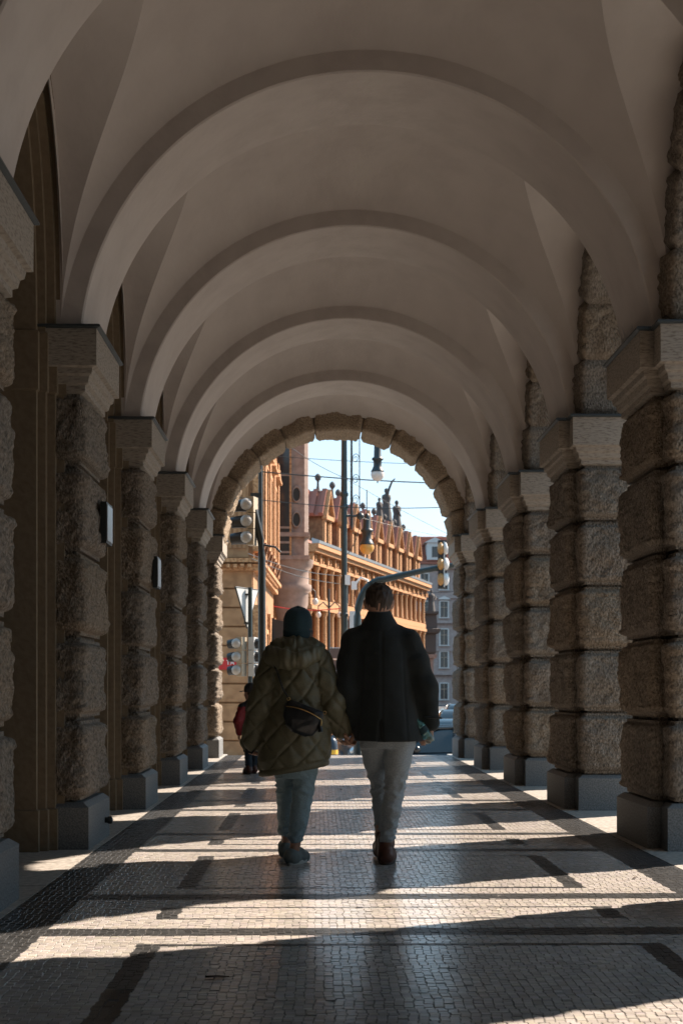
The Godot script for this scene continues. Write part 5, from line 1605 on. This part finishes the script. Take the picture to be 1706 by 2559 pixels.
func woman() -> void:
	var P := thing("person", "person in olive quilted coat, dark teal beanie and cuffed blue jeans walking hand in hand", "person", Vector3(-0.126, 0, -9.3), deg_to_rad(-1.0), "people walking out of the arcade")
	var hd := Vector3(0.012, 1.565, -0.01)
	var b := head_prims(hd, 0.86, Vector3(0.12, 0.0, -1))
	b.append([1, [[0.66, 0.0, 0, 0.13, 0.10], [0.85, 0.0, 0, 0.14, 0.11], [1.05, 0.0, 0, 0.11, 0.09], [1.28, 0.0, 0, 0.14, 0.09], [1.38, 0.0, 0, 0.09, 0.07], [1.43, 0.0, 0.0, 0.05, 0.05]], 0.0])
	b.append_array(chain([Vector3(0.07, 0.72, 0.0), Vector3(0.035, 0.44, 0.02), Vector3(-0.015, 0.10, 0.02)], [0.07, 0.048, 0.034]))
	b.append_array(chain([Vector3(-0.066, 0.70, -0.02), Vector3(-0.074, 0.45, -0.18), Vector3(-0.081, 0.29, -0.285), Vector3(-0.085, 0.10, -0.372)], [0.06, 0.042, 0.036, 0.031]))
	b.append_array(chain([Vector3(-0.14, 1.32, 0), Vector3(-0.225, 1.05, 0.04), Vector3(-0.305, 0.79, -0.02)], [0.04, 0.035, 0.026]))
	b.append_array(chain([Vector3(0.14, 1.32, 0), Vector3(0.22, 1.06, 0.05), Vector3(0.297, 0.86, -0.02)], [0.04, 0.035, 0.026]))
	put(net(b, 0.012, 0.02), "body", M.skin, P)
	put(net(hand_prims(Vector3(0.300, 0.872, -0.02), Vector3(0.40, -1, 0.05), Vector3(-0.1, 0.15, 1), Vector3(0.85, 0.15, -0.35), 0.8, 0.9), 0.005, 0.008), "hand", M.skin, P)
	put(net(hand_prims(Vector3(-0.300, 0.825, -0.02), Vector3(-0.12, -1, -0.1), Vector3(0.3, 0.1, -1), Vector3(0.9, -0.1, 0.2), 0.75, 0.88), 0.005, 0.008), "hand", M.skin, P)
	# hair falling out below the hat, tucked into the hood
	var hp := [capsule(hd + Vector3(0.05, -0.03, 0.03), hd + Vector3(0.062, -0.13, 0.04), 0.035, 0.03), capsule(hd + Vector3(-0.045, -0.03, 0.03), hd + Vector3(-0.07, -0.13, 0.04), 0.035, 0.03), capsule(hd + Vector3(0.0, -0.03, 0.05), hd + Vector3(0.0, -0.13, 0.06), 0.045, 0.045)]
	put(net(hp, 0.007, 0.03, "long_hair"), "hair", M.auburn_hair, P)
	# beanie with its turned-up rim
	var rows := []
	for q in [[-0.098, 0.080], [-0.092, 0.090], [-0.075, 0.0965], [-0.045, 0.0985], [-0.038, 0.097], [-0.034, 0.0935], [0.0, 0.0965], [0.035, 0.0955], [0.066, 0.088], [0.088, 0.074], [0.103, 0.052], [0.111, 0.026], [0.113, 0.008]]:
		var rr := PackedVector3Array()
		for k in 44:
			var a := -TAU * k / 44
			var crease: float = 1.0 - (0.05 * max(0.0, q[0] + 0.02) / 0.13) * (0.5 + 0.5 * cos(a * 6.0))
			var rad: float = q[1] * crease
			rr.append(hd + Vector3(-0.006 + cos(a) * rad, q[0] + 0.004 - 0.01 * sin(a), 0.004 + sin(a) * rad * 1.08))
		rows.append(rr)
	put(grid_mesh(rows, true, true), "beanie", M.knit, P)
	# jeans with turned-up cuffs
	var j := [[1, [[0.56, -0.01, 0.0, 0.13, 0.1], [0.70, 0.0, 0.0, 0.16, 0.115], [0.85, 0.0, 0.0, 0.155, 0.115]], 0.0]]
	j.append_array(chain([Vector3(0.058, 0.64, 0.0), Vector3(0.036, 0.44, 0.02), Vector3(0.014, 0.29, 0.04), Vector3(-0.008, 0.195, 0.025)], [0.082, 0.068, 0.061, 0.050]))
	j.append_array(chain([Vector3(-0.066, 0.64, -0.03), Vector3(-0.074, 0.45, -0.18), Vector3(-0.08, 0.31, -0.27), Vector3(-0.084, 0.195, -0.35)], [0.080, 0.068, 0.060, 0.050]))
	put(net(j, 0.0085, 0.008, "cuffed_jeans"), "jeans", M.blue_denim, P)
	shoe(P, Vector3(-0.035, 0.0, 0.04), deg_to_rad(-22), 0.25, 0.098, M.suede, M.pale_sole, 0.055, "sneaker")
	shoe(P, Vector3(-0.086, 0.0, -0.36), deg_to_rad(2), 0.25, 0.098, M.suede, M.pale_sole, 0.055, "sneaker", deg_to_rad(8))
	# quilted coat
	var c := [[1, COAT_ROWS, 0.17]]
	c.append_array(chain([Vector3(0, 1.40, 0.0), Vector3(0.13, 1.342, 0.0)], [0.07, 0.078]))
	c.append_array(chain([Vector3(0, 1.40, 0.0), Vector3(-0.14, 1.342, 0.0)], [0.07, 0.078]))
	c.append_array(chain(COAT_LEFT, [0.085, 0.086, 0.084, 0.064]))
	c.append_array(chain(COAT_RIGHT, [0.085, 0.085, 0.080, 0.060]))
	put(net(c, 0.0085, 0.03, "quilt"), "coat", M.nylon, P)
	# hood lying on the shoulders
	var h := chain([Vector3(-0.165, 1.392, 0.04), Vector3(-0.138, 1.352, 0.115), Vector3(-0.06, 1.338, 0.172), Vector3(0.03, 1.342, 0.172), Vector3(0.10, 1.372, 0.13), Vector3(0.15, 1.415, 0.05)], [0.044, 0.060, 0.064, 0.062, 0.054, 0.038])
	h.append_array(chain([Vector3(-0.12, 1.425, 0.05), Vector3(-0.01, 1.418, 0.11), Vector3(0.10, 1.432, 0.05)], [0.048, 0.052, 0.042]))
	h.append_array(chain([Vector3(-0.09, 1.455, 0.02), Vector3(0.0, 1.452, 0.075), Vector3(0.085, 1.455, 0.02)], [0.03, 0.032, 0.028]))
	put(net(h, 0.0075, 0.04, "hood"), "hood", M.nylon, P)
	for a in [[Vector3(-0.299, 0.80, -0.018), Vector3(-0.316, 0.728, -0.02), 0.047], [Vector3(0.290, 0.885, -0.02), Vector3(0.312, 0.845, -0.02), 0.044]]:
		put(tube([a[0], a[0].lerp(a[1], 0.5), a[1]], [a[2], a[2], a[2] * 0.8], 16), "knit_cuff", M.black_shell, P)
	# bag slung across the back
	var B := thing("crossbody_bag", "black half-moon leather bag with gold zip slung across the olive coat", "bag", Vector3(-0.126 + 0.045, 0.985, -9.3 + 0.222), deg_to_rad(-3))
	B.rotation.z = deg_to_rad(-21)
	B.scale = Vector3.ONE * 1.1
	var prm := [[1, [[-0.118, 0.012, 0.0, 0.05, 0.022], [-0.095, 0.01, 0.0, 0.088, 0.034], [-0.045, 0.002, 0.0, 0.112, 0.038], [0.0, 0.0, 0.0, 0.117, 0.036], [0.035, 0.0, 0.0, 0.114, 0.028], [0.055, 0.0, 0.0, 0.108, 0.016]], 0.0]]
	put(net(prm, 0.007, 0.02, "bag"), "bag_body", M.black_leather, B)
	var zp := []
	for i in 13:
		var x := -0.108 + 0.216 * i / 12.0
		zp.append(Vector3(x, 0.024 - 1.4 * x * x, 0.004 + 0.0325 * sqrt(max(0.05, 1.0 - pow(x / 0.118, 2)))))
	put(tube(zp, [0.0032], 6), "zip", M.brass, B)
	put(tube([Vector3(0.108, 0.008, 0.014), Vector3(0.116, -0.008, 0.02), Vector3(0.118, -0.035, 0.02)], [0.004, 0.005, 0.008], 6), "tassel", M.brass, B)
	put(tube([Vector3(0.102, 0.0, 0.016), Vector3(0.115, -0.03, 0.016), Vector3(0.13, -0.06, 0.018)], [0.004, 0.012, 0.016], 8), "leather_tassel", M.black_leather, B)
	for s in [-1, 1]:
		var rg := []
		for k in 13: rg.append(Vector3(s * 0.112 + 0.009 * cos(TAU * k / 12), 0.052 + 0.009 * sin(TAU * k / 12), 0.005))
		put(tube(rg, [0.0022], 5), "ring", M.brass, B)
	var inv := B.transform.affine_inverse() * Transform3D(Basis.IDENTITY, Vector3(-0.126, 0, -9.3))
	put(tube([Vector3(-0.116, 0.058, 0.004), inv * Vector3(-0.085, 1.14, 0.188), inv * Vector3(-0.112, 1.22, 0.176), inv * Vector3(-0.138, 1.29, 0.165), inv * Vector3(-0.16, 1.36, 0.09), inv * Vector3(-0.15, 1.405, 0.0), inv * Vector3(-0.12, 1.36, -0.12)], [0.010], 8, 0.35), "strap", M.black_leather, B)
	put(tube([Vector3(0.116, 0.056, 0.004), inv * Vector3(0.185, 1.0, 0.12), inv * Vector3(0.205, 1.02, 0.03), inv * Vector3(0.18, 1.06, -0.12)], [0.010], 8, 0.35), "strap", M.black_leather, B)

func child() -> void:
	var P := thing("person", "small person in red jacket with black shoulders and dark cap beyond the couple", "person", Vector3(-0.88, 0, -19.3), deg_to_rad(20), "people walking out of the arcade")
	var hd := Vector3(0.0, 1.10, -0.01)
	var b := head_prims(hd, 0.86, Vector3(-0.75, -0.05, -0.6))
	b.append([1, [[0.55, 0, 0, 0.09, 0.07], [0.75, 0, 0, 0.095, 0.075], [0.88, 0, 0, 0.09, 0.07], [0.95, 0, 0, 0.05, 0.05]], 0.0])
	b.append_array(chain([Vector3(0.05, 0.6, 0), Vector3(0.06, 0.34, -0.06), Vector3(0.06, 0.09, -0.06)], [0.055, 0.04, 0.028]))
	b.append_array(chain([Vector3(-0.05, 0.6, 0), Vector3(-0.05, 0.34, 0.02), Vector3(-0.05, 0.09, 0.05)], [0.055, 0.04, 0.028]))
	b.append_array(chain([Vector3(-0.12, 0.9, 0), Vector3(-0.19, 0.72, 0.03), Vector3(-0.16, 0.54, -0.02)], [0.03, 0.028, 0.022]))
	b.append_array(chain([Vector3(0.12, 0.9, 0), Vector3(0.18, 0.72, 0.03), Vector3(0.17, 0.54, -0.02)], [0.03, 0.028, 0.022]))
	put(net(b, 0.014, 0.02), "body", M.skin, P)
	for s in [-1, 1]:
		put(net(hand_prims(Vector3(s * 0.165, 0.545, -0.02), Vector3(0, -1, -0.1), Vector3(0, 0.1, -1), Vector3(-s * 1.0, 0, 0.1), 0.7, 0.75), 0.006, 0.008), "hand", M.skin, P)
	var c := [[1, [[0.53, 0, 0, 0.135, 0.105], [0.7, 0, 0, 0.14, 0.11], [0.85, 0, 0, 0.14, 0.105], [0.93, 0, 0, 0.11, 0.085], [0.99, 0, 0, 0.065, 0.065]], 0.0]]
	c.append_array(chain([Vector3(-0.125, 0.895, 0), Vector3(-0.195, 0.72, 0.03), Vector3(-0.165, 0.565, -0.02)], [0.062, 0.062, 0.045]))
	c.append_array(chain([Vector3(0.125, 0.895, 0), Vector3(0.19, 0.72, 0.03), Vector3(0.17, 0.565, -0.02)], [0.062, 0.062, 0.045]))
	put(net(c, 0.012, 0.03, "shell"), "jacket", M.red_shell, P)
	var yk := [[1, [[0.845, 0, 0, 0.146, 0.112], [0.93, 0, 0, 0.118, 0.093], [1.0, 0, 0, 0.072, 0.072]], 0.0], capsule(Vector3(-0.05, 0.93, 0), Vector3(-0.125, 0.90, 0), 0.06, 0.064), capsule(Vector3(0.05, 0.93, 0), Vector3(0.125, 0.90, 0), 0.06, 0.064)]
	put(net(yk, 0.012, 0.02), "shoulder_yoke", M.black_shell, P)
	var j := [[1, [[0.46, 0, 0, 0.09, 0.08], [0.58, 0, 0, 0.115, 0.09]], 0.0]]
	j.append_array(chain([Vector3(0.055, 0.52, 0), Vector3(0.06, 0.34, -0.05), Vector3(0.06, 0.11, -0.05)], [0.068, 0.056, 0.048]))
	j.append_array(chain([Vector3(-0.055, 0.52, 0), Vector3(-0.05, 0.34, 0.02), Vector3(-0.05, 0.11, 0.05)], [0.068, 0.056, 0.048]))
	put(net(j, 0.012, 0.015, "trousers"), "trousers", M.navy_trousers, P)
	shoe(P, Vector3(0.06, 0, -0.03), 0.0, 0.2, 0.085, M.brown_leather, M.boot_sole, 0.10, "shoe")
	shoe(P, Vector3(-0.05, 0, 0.07), 0.1, 0.2, 0.085, M.brown_leather, M.boot_sole, 0.10, "shoe")
	# cap with a peak, and a little hair under it
	put(lathe([[0.088, -0.01], [0.096, 0.0], [0.097, 0.03], [0.088, 0.07], [0.06, 0.105], [0.02, 0.12]], 24, hd + Vector3(0, 0.02, 0)), "cap", M.black_shell, P)
	var pk := []
	for q in [[0.08, 0.06], [0.12, 0.055], [0.155, 0.035]]:
		var rr := PackedVector3Array()
		for k in 12:
			var a := TAU * k / 12
			var f := Vector3(-0.78, 0, -0.62)
			rr.append(hd + f * q[0] + f.cross(Vector3.UP) * cos(a) * q[1] + Vector3(0, 0.028 + 0.006 * sin(a) - (q[0] - 0.08) * 0.15, 0))
		pk.append(rr)
	put(grid_mesh(pk, true, true), "peak", M.black_shell, P)
	put(net([capsule(hd + Vector3(0.01, -0.01, 0.03), hd + Vector3(0.01, -0.05, 0.03), 0.075, 0.055)], 0.01, 0.02), "hair", M.brown_hair, P)
